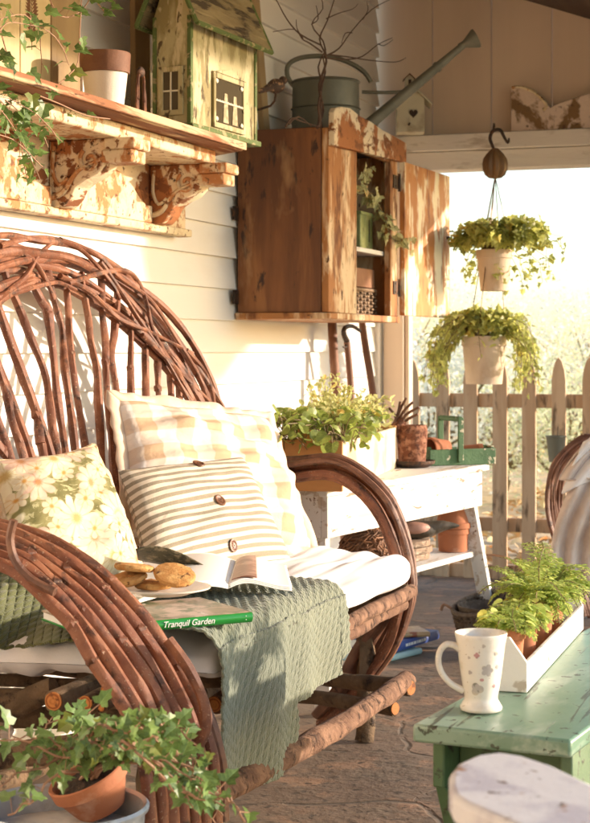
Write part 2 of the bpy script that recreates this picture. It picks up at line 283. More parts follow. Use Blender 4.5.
# ------------------------------------------------------------------ mesh tools
WL = {}
def wloc(o): return WL.get(o.name, V3((0, 0, 0)))
def props(o, label=None, cat=None, group=None, kind=None):
    if label: o['label'] = label
    if cat: o['category'] = cat
    if group: o['group'] = group
    if kind: o['kind'] = kind
    return o
def thing(name, label, cat, loc=(0, 0, 0), group=None):
    o = bpy.data.objects.new(name, None); COL.objects.link(o); o.location = loc; o.empty_display_size = .05
    WL[o.name] = V3(loc); return props(o, label, cat, group)
class MB:
    def __init__(s): s.v = []; s.f = []; s.uv = []; s.hasuv = False
    def add(s, vs, fs, uvs=None):
        b = len(s.v); s.v += [tuple(v) for v in vs]; s.f += [tuple(i + b for i in f) for f in fs]
        if uvs: s.hasuv = True; s.uv += list(uvs)
        else: s.uv += [(0, 0)] * len(vs)
        return s
    def hexa(s, p):   # 8 points: bottom 4 ccw, top 4
        return s.add(p, [(3, 2, 1, 0), (4, 5, 6, 7), (0, 1, 5, 4), (1, 2, 6, 5), (2, 3, 7, 6), (3, 0, 4, 7)])
    def box(s, a, b, jit=0):
        (x0, y0, z0), (x1, y1, z1) = a, b
        p = [(x0, y0, z0), (x1, y0, z0), (x1, y1, z0), (x0, y1, z0), (x0, y0, z1), (x1, y0, z1), (x1, y1, z1), (x0, y1, z1)]
        if jit: p = [tuple(c + rnd.uniform(-jit, jit) for c in q) for q in p]
        return s.hexa(p)
    def beam(s, a, b, w_, h_, up=(0, 0, 1)):   # board from a to b, w_ across, h_ along up
        a, b = V3(a), V3(b); d = (b - a).normalized(); sd = d.cross(V3(up)).normalized(); u = sd.cross(d).normalized()
        q = [(-1, -1), (1, -1), (1, 1), (-1, 1)]
        return s.hexa([a + sd * i * w_ / 2 + u * j * h_ / 2 for i, j in q] + [b + sd * i * w_ / 2 + u * j * h_ / 2 for i, j in q])
    def prism(s, pts, off):   # planar outline extruded by off
        n = len(pts); off = V3(off); pts = [V3(p) for p in pts]
        return s.add(pts + [p + off for p in pts], [tuple(range(n))[::-1], tuple(range(n, 2 * n))] + [(i, (i + 1) % n, n + (i + 1) % n, n + i) for i in range(n)])
    def tube(s, pts, r, n=8, smooth=3, cap=True, wob=0):
        pts = [V3(p) for p in pts]
        if not hasattr(r, '__len__'): r = [r] * len(pts)
        if smooth and len(pts) > 2:
            P_, Q = [], []
            for i in range(len(pts) - 1):
                p0, p1, p2, p3 = pts[max(i - 1, 0)], pts[i], pts[i + 1], pts[min(i + 2, len(pts) - 1)]
                for j in range(smooth):
                    t = j / smooth
                    P_.append(.5 * ((2 * p1) + (p2 - p0) * t + (2 * p0 - 5 * p1 + 4 * p2 - p3) * t * t + (3 * p1 - p0 - 3 * p2 + p3) * t ** 3))
                    Q.append(r[i] * (1 - t) + r[i + 1] * t)
            P_.append(pts[-1]); Q.append(r[-1]); pts, r = P_, Q
        N = len(pts); vs = []; u = None
        for i in range(N):
            d = (pts[min(i + 1, N - 1)] - pts[max(i - 1, 0)])
            d = d.normalized() if d.length > 1e-9 else V3((0, 0, 1))
            if u is None: u = d.orthogonal().normalized()
            u = (u - d * u.dot(d)); u = u.normalized() if u.length > 1e-6 else d.orthogonal().normalized()
            v = d.cross(u)
            for k in range(n):
                a = 2 * math.pi * k / n; rr = r[i] * (1 + (wob * mnoise.noise(pts[i] * 18 + V3((k * .7, 0, 3))) if wob else 0))
                vs.append(pts[i] + (u * math.cos(a) + v * math.sin(a)) * rr)
        fs = [(i * n + k, i * n + (k + 1) % n, (i + 1) * n + (k + 1) % n, (i + 1) * n + k) for i in range(N - 1) for k in range(n)]
        if cap: fs += [tuple(range(n))[::-1], tuple(range((N - 1) * n, N * n))]
        return s.add(vs, fs)
    def lathe(s, prof, c=(0, 0, 0), n=28, axis=None, closed=False):
        c = V3(c); q = V3((0, 0, 1)).rotation_difference(V3(axis)) if axis is not None else None
        vs = []
        for r_, z in prof:
            for k in range(n):
                a = 2 * math.pi * k / n; p = V3((r_ * math.cos(a), r_ * math.sin(a), z))
                if q: p = q @ p
                vs.append(c + p)
        m = len(prof)
        fs = [(i * n + k, i * n + (k + 1) % n, (i + 1) * n + (k + 1) % n, (i + 1) * n + k) for i in range(m - 1) for k in range(n)]
        if not closed: fs += [tuple(range(n))[::-1], tuple(range((m - 1) * n, m * n))]
        else: fs += [((m - 1) * n + k, (m - 1) * n + (k + 1) % n, (k + 1) % n, k) for k in range(n)]
        return s.add(vs, fs)
    def blob(s, c, rad, sub=2, nz=0, q=None, seed=0):
        import bmesh
        bm = bmesh.new(); bmesh.ops.create_icosphere(bm, subdivisions=sub, radius=1)
        vs = []
        for v in bm.verts:
            p = v.co.copy()
            if nz: p *= 1 + nz * mnoise.noise(p * 2.3 + V3((seed, seed * 2, 0)))
            p = V3((p.x * rad[0], p.y * rad[1], p.z * rad[2]))
            if q: p = q @ p
            vs.append(V3(c) + p)
        fs = [tuple(v.index for v in f.verts) for f in bm.faces]; bm.free()
        return s.add(vs, fs)
    def grid(s, nu, nv, fn):
        vs = []; uv = []
        for j in range(nv):
            for i in range(nu):
                a, b = i / (nu - 1), j / (nv - 1); vs.append(fn(a, b)); uv.append((a, b))
        return s.add(vs, [(j * nu + i, j * nu + i + 1, (j + 1) * nu + i + 1, (j + 1) * nu + i) for j in range(nv - 1) for i in range(nu - 1)], uv)
    def leaf(s, p, d, up, size, kind='ivy', fold=.15):
        p, d = V3(p), V3(d).normalized(); sd = d.cross(V3(up))
        sd = sd.normalized() if sd.length > 1e-4 else d.orthogonal().normalized(); u = sd.cross(d)
        O = LEAF[kind]; vs = [p + d * .35 * size]
        for x, y in O: vs.append(p + d * x * size + sd * y * size + u * (abs(y) * fold * 2 - x * x * fold) * size)
        n = len(O); return s.add(vs, [(0, i + 1, (i + 1) % n + 1) for i in range(n)], [(.35, .5)] + [(x, .5 + y) for x, y in O])
    def build(s, name, m, parent=None, smooth=True, bevel=0, origin=None, label=None, cat=None, group=None, kind=None, solid=0, local=False, sub=0, ang=40):
        me = bpy.data.meshes.new(name)
        base = V3((0, 0, 0)) if local else (wloc(parent) if parent else V3(origin or (0, 0, 0)))
        me.from_pydata([(v[0] - base[0], v[1] - base[1], v[2] - base[2]) for v in s.v], [], s.f)
        if s.hasuv:
            l = me.uv_layers.new(name='uv')
            for lp in me.loops: l.data[lp.index].uv = s.uv[lp.vertex_index]
        me.materials.append(m if not isinstance(m, str) else M[m])
        if smooth and s.v:
            me.polygons.foreach_set('use_smooth', [True] * len(me.polygons))
            try: me.set_sharp_from_angle(angle=R_(ang))
            except Exception: pass
        o = bpy.data.objects.new(name, me); COL.objects.link(o)
        if parent: o.parent = parent; WL[o.name] = wloc(parent)
        else: o.location = base; WL[o.name] = base
        if solid: md = o.modifiers.new('thick', 'SOLIDIFY'); md.thickness = solid; md.offset = 0
        if sub: md = o.modifiers.new('sub', 'SUBSURF'); md.levels = md.render_levels = sub
        if bevel: md = o.modifiers.new('bevel', 'BEVEL'); md.width = bevel; md.segments = 2; md.limit_method = 'ANGLE'
        return props(o, label, cat, group, kind)
LEAF = {
 'ivy': [(0, 0), (-.12, .22), (.05, .5), (.3, .27), (.55, .36), (.68, .16), (1, 0), (.68, -.16), (.55, -.36), (.3, -.27), (.05, -.5), (-.12, -.22)],
 'oval': [(0, 0), (.15, .22), (.45, .32), (.8, .2), (1, 0), (.8, -.2), (.45, -.32), (.15, -.22)],
 'round': [(0, 0), (-.1, .3), (.15, .55), (.5, .58), (.85, .42), (1, .12), (1, -.12), (.85, -.42), (.5, -.58), (.15, -.55), (-.1, -.3)],
 'lance': [(0, 0), (.3, .14), (.6, .12), (1, 0), (.6, -.12), (.3, -.14)]}
def clone(o, name=None, loc=None, label=None, group=None, rz=None):
    c = o.copy(); COL.objects.link(c)
    if loc is not None: c.location = loc
    if rz is not None: c.rotation_euler.z = rz
    if label: c['label'] = label
    if group: c['group'] = group
    for ch in [x for x in COL.objects if x.parent == o]: clone(ch).parent = c
    return c
def rv(s=1): return V3((rnd.uniform(-s, s), rnd.uniform(-s, s), rnd.uniform(-s, s)))
def vine(ms, ml, p, d, length, n, size, kind='ivy', droop=.5, wander=.35, r=.0012, leafup=None, step=None, lean=None, minz=None):
    """one trailing stem with leaves on short stalks"""
    p = V3(p); d = V3(d).normalized(); pts = [p.copy()]; N = max(5, int(length / (step or .02))); st = length / N
    for i in range(N):
        d = (d + rv(wander * .35) + V3((0, 0, -droop * st * 9)) + (V3(lean) * st * 6 if lean else V3((0, 0, 0)))).normalized()
        p = p + d * st
        if minz is not None and p.z < minz: p.z = minz; d.z = max(d.z, 0)
        pts.append(p.copy())
    ms.tube(pts, [r * 1.3] + [r] * (len(pts) - 2) + [r * .5], n=4, smooth=0, cap=False)
    for k in range(n):
        t = (k + rnd.random()) / n * (len(pts) - 1.01); i = int(t); q = pts[i].lerp(pts[i + 1], t - i)
        tg = (pts[i + 1] - pts[i]).normalized(); out = (rv() + V3((0, 0, .3))); out = (out - tg * out.dot(tg) * .5).normalized()
        sz = size * rnd.uniform(.55, 1.15) * (1 - .35 * k / n); a = q + out * sz * .5
        ms.tube([q, a], r * .5, n=3, smooth=0, cap=False)
        up = (leafup or V3((.3, -.4, .8))) + rv(.7)
        ml.leaf(a, (out + V3((0, 0, -.5)) + rv(.4)), up, sz, kind, rnd.uniform(.05, .3))
    return pts
def frond(mb, ms, p, d, length, w_, droop=1.0):
    p = V3(p); d = V3(d).normalized(); N = 15; pts = [p.copy()]; ds = [d.copy()]
    for i in range(N):
        d = (d + V3((0, 0, -droop * .11)) + rv(.04)).normalized(); p = p + d * length / N; pts.append(p.copy()); ds.append(d.copy())
    ms.tube(pts, [.0011] * N + [.0004], n=3, smooth=0, cap=False)
    for i in range(2, N + 1):
        t = i / N; L = w_ * math.sin(math.pi * min(1, .12 + t * .88)) ** .7 * (1.15 - t * .5)
        sd = ds[i].cross(V3((0, 0, 1))); sd = sd.normalized() if sd.length > 1e-3 else V3((1, 0, 0))
        for sg in (-1, 1):
            a = (sd * sg + ds[i] * .45 + rv(.18) + V3((0, 0, -.12))).normalized()
            for h in range(3):
                q = pts[i] + a * L * h / 3.2
                mb.leaf(q, a + ds[i] * (.9 - .3 * h) + rv(.15), V3((0, 0, 1)) + rv(.4), L * .42, 'oval', .1)
                mb.leaf(q, a - ds[i] * .7 + rv(.15), V3((0, 0, 1)) + rv(.4), L * .36, 'oval', .1)
def potprof(r, h, rim=.22, th=.006, taper=.7):
    rb = r * taper; rh = h * (1 - rim)
    return [(.001, 0), (rb, 0), (r * .91, rh), (r, rh + .001), (r, h - .001), (r - .002, h), (r - th, h - .001), (r - th - .003, rh), (rb - th * .5, th), (.001, th)]
def mesh_text(body, size, mat_, parent, M4, name='lettering', ext=.0004, shear=0):
    cu = bpy.data.curves.new('t', 'FONT'); cu.body = body; cu.size = size; cu.extrude = ext; cu.shear = shear
    cu.align_x = 'CENTER'; cu.align_y = 'CENTER'
    to = bpy.data.objects.new('t', cu); me = bpy.data.meshes.new_from_object(to); bpy.data.objects.remove(to)
    me.materials.append(mat_); me.transform(M4)
    me.transform(Matrix.Translation(-wloc(parent)))
    o = bpy.data.objects.new(name, me); COL.objects.link(o); o.parent = parent; return o
def basis(o, x, y, z):
    m = Matrix((V3(x), V3(y), V3(z))).transposed().to_4x4(); m.translation = V3(o); return m

# ------------------------------------------------------------------ setting
def sheet(name, x0, y0, x1, y1, z, m, nx=2, amp=0):
    mb = MB(); mb.grid(nx, nx, lambda a, b: V3((x0 + (x1 - x0) * a, y0 + (y1 - y0) * b, z + amp * mnoise.noise(V3((a * 14, b * 14, 1))))))
    return mb.build(name, m, kind='structure')
sheet('garden_ground', -60, -40, 90, 160, -.14, 'ground', 60, .03)
mb = MB(); mb.box((-.1, -2, -.13), (3.6, 7.45, 0)); mb.build('porch_floor', 'stone', kind='structure')

# clapboard wall: each board overlaps the one below
GY = 6.75
wall = thing('clapboard_wall', 'white painted clapboard wall on the left behind the twig settee', 'wall', (0, 3, 0))
mb = MB(); E_ = .101; z = -.02; y0, y1 = -1.0, GY - .02
while z < 2.72:
    j = rnd.uniform(-.001, .001)
    mb.prism([(-.03, y0, z), (.010 + j, y0, z), (.0095 + j, y0, z + .006), (-.006, y0, z + E_ + .004), (-.03, y0, z + E_ + .004)], (0, y1 - y0, 0)); z += E_
mb.build('clapboards', 'clap', wall, smooth=False)
mb = MB(); mb.box((-.03, GY - .06, -.02), (.022, GY + .0, 1.86)); mb.build('corner_board', 'clap', wall, bevel=.002)
# gable wall above the beam
gw = thing('gable_wall', 'cream upright board gable wall above the porch beam', 'wall', (1.2, GY, 1.9))
x = -.02
mb = MB()
for i in range(18):
    mb.box((x, GY + .02, 1.86), (x + .243, GY + .05 + rnd.uniform(-.001, .001), 3.0)); x += .247
mb.build('board_panel', 'gable', gw, smooth=False, bevel=.003)
bmr = thing('porch_beam', 'chalky white painted beam over the porch opening', 'beam', (1.2, GY, 1.72))
mb = MB(); mb.box((.024, GY - .05, 1.726), (3.4, GY + .07, 1.8)); mb.build('lower_board', 'beam', bmr, bevel=.003)
mb = MB(); mb.box((.0245, GY - .075, 1.802), (3.4, GY + .09, 1.868)); mb.build('top_board', 'beam', bmr, bevel=.004)
ps = thing('porch_post', 'cream square porch post at the wall corner', 'post', (.09, GY, 0))
mb = MB(); mb.box((.03, GY - .03, 0), (.115, GY + .06, 1.724)); mb.build('shaft', 'gable', ps, bevel=.004)
mb = MB(); mb.box((.1155, GY - .015, 0), (.135, GY + .045, 1.7235)); mb.build('edge_trim', 'gable', ps, bevel=.003)
mb = MB(); mb.prism([(.42, 5.9, 2.475), (2.4, 5.9, 1.76), (2.4, 5.9, 1.86), (.42, 5.9, 2.575)], (0, GY + .018 - 5.9, 0))
mb.build('roof_slope_board', 'darkwood', origin=(1.4, 6.4, 2.2), smooth=False, label='dark brown sloping roof board in the top right corner', cat='roof board')
cl = thing('porch_ceiling', 'tan board ceiling high over the whole porch', 'ceiling', (1.1, 3, 2.72))
mb = MB(); x = -.03
for i in range(22): mb.box((x, -.9, 2.722), (x + .108, GY + .018, 2.75)); x += .11
mb.build('boards', 'ceil', cl, smooth=False)

mb = MB(); mb.box((2.56, -.9, 2.36), (2.62, GY + .018, 2.7215)); mb.build('added_shade_beam', 'ceil', origin=(2.6, 3, 2.5), label='unseen tan beam added on the right to shade the upper wall', cat='beam')  # out of view, added to keep the sun off the upper wall
mb = MB(); mb.box((-.03, -1.12, -.02), (2.6, -1.0, 2.72)); mb.build('added_rear_wall', 'gable', origin=(1.3, -1, 0), label='unseen cream wall added behind the camera to cut the sky light', cat='wall')  # added behind the camera to hold back sky fill, never in view
# picket fence
FYY = 7.25; FX0, FX1 = -.9, 3.5
fence = thing('picket_fence', 'weathered tan picket fence across the back of the porch', 'fence', (1.2, FYY, 0))
for zz in (.775, .235, .03):
    mb = MB(); mb.box((FX0, FYY + .022, zz - .03), (FX1, FYY + .05, zz + .03), .001); mb.build('rail', 'fence', fence, bevel=.003)
pitch = .1293; xf = WY(413, 500, FYY).x
k = -7
pk = 0
while xf + k * pitch < FX1:
    x = xf + k * pitch + rnd.uniform(-.004, .004); h = .962 + rnd.uniform(-.006, .006); w_ = .031 + rnd.uniform(-.0015, .0015); t = rnd.uniform(-.002, .002)
    pts = [(x - w_, FYY, .0), (x + w_, FYY, .0), (x + w_ + t, FYY, h - .10), (x + w_ * .82 + t, FYY, h - .055), (x + w_ * .45 + t, FYY, h - .018), (x + t, FYY, h), (x - w_ * .45 + t, FYY, h - .018), (x - w_ * .82 + t, FYY, h - .055), (x - w_ + t, FYY, h - .10)]
    mb = MB(); mb.prism(pts, (0, .021, 0)); mb.build('picket', 'fence', fence, smooth=False, bevel=.0025); k += 1

# garden behind the fence
def shrub(x, y, h, r, m, label, cat='shrub', n=2600, seed=0, size=.05, name='garden_shrub', group='pale shrubs beyond the fence', trunk=.15):
    t = thing(name, label, cat, (x, y, -.14), group); ms, ml = MB(), MB(); rr = random.Random(seed)
    cl_ = []
    for i in range(16):
        a = rr.uniform(0, 6.28); q = V3((x + math.cos(a) * r * rr.random() ** .6, y + math.sin(a) * r * rr.random() ** .6, -.14 + h * rr.uniform(trunk + .12, 1)))
        cl_.append(q); ms.tube([(x, y, -.14), (x, y, -.14 + h * trunk * .9), ((x + q.x) / 2 + rr.uniform(-.1, .1), (y + q.y) / 2, (q.z + h * trunk) / 2), q], [.022 * h, .018 * h, .009 * h, .003], n=5)
    for i in range(n):
        c = rr.choice(cl_); o_ = V3((rr.gauss(0, 1), rr.gauss(0, 1), rr.gauss(0, .9))) * r * .24
        ml.leaf(c + o_, V3((rr.uniform(-1, 1), rr.uniform(-1, 1), rr.uniform(-.9, .5))), V3((rr.uniform(-1, 1), rr.uniform(-1, 1), 1)), size * rr.uniform(.6, 1.3), 'oval')
    ms.build('stems', 'stem', t); ml.build('foliage', m, t, smooth=False)
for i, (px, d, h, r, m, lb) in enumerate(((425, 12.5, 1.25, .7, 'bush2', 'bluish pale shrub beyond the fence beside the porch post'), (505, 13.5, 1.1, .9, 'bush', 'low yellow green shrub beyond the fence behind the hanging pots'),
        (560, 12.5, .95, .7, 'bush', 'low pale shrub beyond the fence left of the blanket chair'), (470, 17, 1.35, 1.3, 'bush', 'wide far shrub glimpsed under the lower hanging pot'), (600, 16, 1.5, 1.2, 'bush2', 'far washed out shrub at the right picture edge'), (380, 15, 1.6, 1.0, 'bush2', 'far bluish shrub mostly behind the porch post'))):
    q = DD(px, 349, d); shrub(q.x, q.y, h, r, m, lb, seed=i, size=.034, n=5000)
def litter():
    mb = MB(); rr = random.Random(4)
    for i in range(3800):
        x = rr.uniform(-.6, 4); y = 7.6 + rr.random() ** 1.7 * 6; mb.leaf((x, y, -.125 + rr.random() * .03), V3((rr.uniform(-1, 1), rr.uniform(-1, 1), rr.uniform(-.1, .4))), V3((rr.uniform(-.6, .6), rr.uniform(-.6, .6), 1)), rr.uniform(.05, .1), 'oval', .3)
    mb.build('fallen_leaves', mat('dry orange leaf', (.62, .34, .14), [((.7, .55, .3), 3, .4, .6)], island=.4), kind='stuff', label='dry orange leaves lying on the ground beyond the fence', cat='fallen leaves')
litter()
# ------------------------------------------------------------------ wall shelf on scrolled corbels
sh = thing('wall_shelf', 'long peeling corbelled shelf fixed high on the clapboard wall', 'shelf', (0.02, 3.9, 1.35))
YE = 4.43; YB = 4.62; SZT = 1.575
mb = MB(); mb.box((.014, 2.9, 1.352), (.045, YB, 1.545)); mb.build('backboard', 'peel', sh, bevel=.003)
mb = MB(); mb.box((.014, 2.88, 1.330), (.062, YB + .01, 1.3515)); mb.build('bottom_moulding', 'peel2', sh, bevel=.004)
mb = MB()
mb.prism([(.012, YB + .03, 1.553), (.3, YE + .0, 1.553), (.3, 2.8, 1.553), (.012, 2.8, 1.553)], (0, 0, .022)); mb.build('shelf_board', 'shelfwood', sh, bevel=.003)
mb = MB(); mb.box((.045, 2.85, 1.515), (.235, YE - .04, 1.5525)); mb.build('upper_moulding', 'peel2', sh, bevel=.006)
mb = MB(); mb.box((.3005, 2.8, 1.5555), (.309, YE + .004, 1.575), .002); mb.build('front_edge', 'shelfwood', sh, bevel=.003)
def corbel(y):
    w_ = .075
    # ogee outline in the X/Z plane
    O = [(.046, 1.350), (.085, 1.352), (.105, 1.372), (.118, 1.398), (.145, 1.415), (.175, 1.428), (.195, 1.448), (.205, 1.470), (.225, 1.478), (.262, 1.482), (.262, 1.5145), (.046, 1.5145)]
    mb = MB(); mb.prism([(x, y, z) for x, z in O], (0, w_, 0)); c = mb.build('corbel', 'peel', sh, bevel=.004)
    mb = MB(); mb.box((.2, y - .012, 1.487), (.282, y + w_ + .012, 1.5148)); mb.box((.19, y - .006, 1.455), (.272, y + w_ + .006, 1.4868)); mb.build('cap_block', 'peel2', c, bevel=.005)
    # scroll and applied leaf on both cheeks
    for ys in (y - .004, y + w_ + .004):
        mb = MB(); pts = []
        for i in range(22):
            a = i / 21 * 4.6 * math.pi / 2; r_ = .030 * (1 - i / 26); pts.append((.160 + r_ * math.cos(a + 2.2), ys, 1.462 + r_ * math.sin(a + 2.2)))
        mb.tube(pts, .0055, n=6, smooth=1); mb.tube([(.05, ys, 1.372), (.085, ys, 1.385), (.115, ys, 1.425), (.14, ys, 1.445), (.2, ys, 1.468)], [.008, .007, .006, .005, .004], n=6)
        mb.tube([(.062, ys, 1.50), (.058, ys, 1.44), (.075, ys, 1.405), (.1, ys, 1.42)], .005, n=6)
        mb.build('scroll', 'peel2', c)
for y in (3.02, 3.76, 4.36): corbel(y)
# scalloped bracket faces planted on the backboard, between the corbels
for ya, yb in ((3.11, 3.75), (3.85, 4.35)):
    pts = [(.0455, ya, 1.3525)]
    for i in range(13):
        t = i / 12; pts.append((.0455, ya + (yb - ya) * t, 1.40 + .085 * math.sin(math.pi * min(1, t * 1.15)) ** .8))
    pts.append((.0455, yb, 1.3525)); mb = MB(); mb.prism(pts, (.014, 0, 0)); mb.build('scalloped_face', 'peel2', sh, smooth=False, bevel=.003)

ZS = SZT + .002
# limewashed pot
q = WX(105, 112, .19)
p = thing('clay_pot', 'cream clay pot with a brown rim standing on the wall shelf', 'pot', (q.x, q.y, ZS))
mb = MB(); mb.lathe([(.001, 0), (.044, 0), (.056, .105), (.053, .105), (.04, .008), (.001, .008)], (q.x, q.y, ZS), 36); mb.build('pot_body', 'potwhite', p)
mb = MB(); mb.lathe([(.0563, .098), (.061, .099), (.063, .146), (.061, .149), (.055, .148), (.054, .105)], (q.x, q.y, ZS), 36, closed=True); mb.build('rim', 'potrim', p)
# boards leaning behind
q = WX(141, 100, .05)
mb = MB(); mb.beam((.05, q.y, ZS), (.04, q.y + .01, ZS + .62), .017, .10, (0, 1, 0)); mb.build('leaning_board', 'tanplank', origin=(q.x, q.y, ZS), bevel=.003, label='tall olive tan board leaning behind the clay pot and the dollhouse', cat='board')
q = WX(268, 130, .06)
mb = MB(); mb.beam((.06, q.y, 1.58), (.035, q.y - .1, 2.3), .022, .055, (0, 1, 0)); mb.build('leaning_post', 'tanplank', origin=(q.x, q.y, 1.58), bevel=.004, label='narrow weathered post leaning on the wall beside the brown bird', cat='board')
# fern print panels: two boards joined, first with a fern print
A = WX(-40, 82, .06); B = WX(84, 112, .06)
pn = thing('fern_picture', 'wooden framed panel with brown fern prints behind the trailing ivy', 'picture', (.06, (A.y + B.y) / 2, ZS))
def pnl(y0, y1, z1, m, nm, x=.05):
    mb = MB(); mb.box((x, y0, ZS), (x + .012, y1, z1)); return mb.build(nm, m, pn, bevel=.002)
yy = [WX(v, 60, .06).y for v in (-40, 20, 50, 56, 80)]
pnl(yy[0], yy[1] - .004, 2.05, 'fernbd', 'panel'); pnl(yy[1], yy[2], 2.05, 'fernbd', 'panel'); pnl(yy[3], yy[4], 2.02, 'tanplank', 'panel')
pnl(yy[2] + .002, yy[3] - .002, 2.08, 'tanplank', 'frame_strip', .052); pnl(yy[4] + .001, yy[4] + .012, 1.70, 'benchw', 'frame_strip', .056)
mb = MB(); mb.box((.0625, yy[0], ZS), (.07, yy[2] + .004, ZS + .075)); mb.build('bottom_rail', 'fernbd', pn, bevel=.002)
def fernprint(y, z0, z1):
    mb = MB(); X = .0626; L = z1 - z0
    for i in range(13):
        t = i / 12; z = z0 + L * t; w_ = .034 * (math.sin(math.pi * (.12 + .86 * t))) ** .8
        for sg in (-1, 1):
            mb.add([(X, y, z - .004), (X, y + sg * w_ * .5, z + .008 + w_ * .3), (X, y + sg * w_, z + w_ * .55), (X, y + sg * w_ * .5, z + w_ * .15)], [(0, 1, 2, 3)])
    mb.tube([(X, y, z0 - .03), (X, y, z1)], .0009, n=4, smooth=0)
    mb.build('fern_print', 'fernink', pn, smooth=False)
ym = WX(31, 30, .06).y; fernprint(ym, WX(34, 38, .0626).z, WX(28, -8, .0626).z); fernprint(WX(-10, 40, .06).y, 1.75, 1.93)
# rusty shears
q = WX(141, 112, .24)
s_ = thing('garden_shears', 'rusty sheep shears standing upright beside the dollhouse', 'shears', (q.x, q.y, ZS))
za = WX(141, 72, .24).z
for sg in (-1, 1):
    mb = MB(); yq = q.y + sg * .022; mb.tube([(q.x, q.y, za), (q.x, q.y + sg * .017, za - .016), (q.x, q.y + sg * .016, za - .06), (q.x, yq, ZS + .045)], [.004, .004, .004, .005], n=8)
    mb.prism([(q.x - .002, yq - .009, ZS + .002), (q.x - .002, yq + .009, ZS + .002), (q.x - .002, yq + .007, ZS + .06), (q.x - .002, yq - .003, ZS + .085)], (.004, 0, 0)); mb.build('blade', 'rust', s_)
mb = MB(); mb.blob((q.x, q.y, za), (.008, .018, .014), 2); mb.build('spring_bow', 'iron', s_)

# dollhouse
M['curtain'] = mat('old lace curtain', (.34, .27, .15), [((.5, .42, .26), 60, .45, .6)], .9)
B = V3((.27, 4.12, ZS)); ex = V3((.0, 1, 0)).normalized(); ey = V3((-1, 0, 0)); EZ = V3((0, 0, 1))
Lh, Dh, Hh, Rh = .42, .105, .30, .45
B = WX(190, 130, .28); B.z = ZS; C_ = WX(256, 148, .30); ex = V3((C_.x - B.x, C_.y - B.y, 0)); Lh = ex.length; ex.normalize(); ey = V3((-ex.y, ex.x, 0))
A_ = None
bh = thing('dollhouse_birdhouse', 'tall cream green dollhouse style birdhouse with a little lace window door', 'birdhouse', B)
def hp(u, v, z): return B + ex * u + ey * v + EZ * z
mb = MB()
wl = [(0, 0, 0), (0, Dh, 0), (0, Dh, Hh), (0, Dh / 2, Rh), (0, 0, Hh)]
mb.prism([hp(*t) for t in wl], ex * Lh); mb.build('walls', 'bhwall', bh, smooth=False, bevel=.002)
for v0, u0 in ((-.004, 0), (-.004, Lh - .012), (Dh - .008, 0), (Dh - .008, Lh - .012)):
    mb = MB(); P8 = [hp(u, v, z) for z in (0, Hh - .003) for u, v in ((u0 - .003, v0), (u0 + .013, v0), (u0 + .013, v0 + .012), (u0 - .003, v0 + .012))]
    mb.hexa(P8); mb.build('corner_trim', 'bhgreen', bh, bevel=.002)
mb = MB(); P8 = [hp(u, v, z) for z in (-.001, .014) for u, v in ((-.01, -.014), (Lh + .008, -.014), (Lh + .008, Dh + .01), (-.01, Dh + .01))]; mb.hexa(P8); mb.build('base_board', 'bhgreen', bh, bevel=.003)
for sg, nm in ((0, 'roof'), (1, 'roof')):
    e = (-.035 if sg == 0 else Dh + .035); ze = Hh - .03; n = 7
    mb = MB()
    for i in range(n):   # overlapping shingle rows
        t0, t1 = i / n, (i + 1.15) / n; t1 = min(t1, 1.0)
        a = (e + (Dh / 2 - e) * t0, ze + (Rh + .012 - ze) * t0 + .006); b = (e + (Dh / 2 - e) * t1, ze + (Rh + .012 - ze) * t1 + .001)
        mb.hexa([hp(-.03, a[0], a[1] - .004), hp(Lh + .03, a[0], a[1] - .004), hp(Lh + .03, b[0], b[1] - .004), hp(-.03, b[0], b[1] - .004), hp(-.03, a[0], a[1] + .003), hp(Lh + .03, a[0], a[1] + .003), hp(Lh + .03, b[0], b[1] + .003), hp(-.03, b[0], b[1] + .003)])
    rf = mb.build('roof', 'bhroof', bh, smooth=False)
    mb = MB(); mb.tube([hp(-.032, e, ze), hp(Lh + .032, e, ze)], .007, n=6, smooth=0)
    for uu in (-.034, Lh + .034): mb.tube([hp(uu, e, ze), hp(uu, Dh / 2, Rh + .012)], .007, n=6, smooth=0)
    mb.build('bargeboard', 'bhgreen', rf)
def hframe(u0, u1, v0, v1, z0, z1, side, nm, panes, ped=0):
    # side 0: front (v = 0 face), side 1: gable end (u = 0 face)
    def g(a, z, o): return hp(a, -o, z) if side == 0 else hp(-o, a, z)
    a0, a1 = (u0, u1) if side == 0 else (v0, v1)
    def bx_(x0, x1, z0_, z1_, o0, o1):
        m_ = MB(); return m_.hexa([g(x, z, o) for z in (z0_, z1_) for x, o in ((x0, o0), (x1, o0), (x1, o1), (x0, o1))])
    m_ = bx_(a0, a1, z0, z1, .0015, .003); w = m_.build(nm, 'glassdark', bh)
    fr = MB()
    t = .014
    for x0, x1, y0_, y1_ in ((a0 - t, a0, z0 - t, z1 + t), (a1, a1 + t, z0 - t, z1 + t), (a0, a1, z1, z1 + t), (a0, a1, z0 - t, z0)):
        q_ = bx_(x0, x1, y0_, y1_, .001, .008); fr.add(q_.v, q_.f)
    if ped: fr.prism([g(a0 - t - .004, z1 + t + .0005, .001), g((a0 + a1) / 2, z1 + t + .02, .001), g(a1 + t + .004, z1 + t + .0005, .001)], (g(0, 0, .009) - g(0, 0, .001)))
    fr.build('frame', 'bhwall', w, smooth=False, bevel=.0015)
    br = MB()
    for k in range(1, panes): x = a0 + (a1 - a0) * k / panes; q_ = bx_(x - .002, x + .002, z0, z1, .0032, .006); br.add(q_.v, q_.f)
    zc = (z0 + z1) / 2; q_ = bx_(a0, a1, zc - .002, zc + .002, .0032, .0062); br.add(q_.v, q_.f)
    br.build('glazing_bars', 'lace', w)
    return w, g
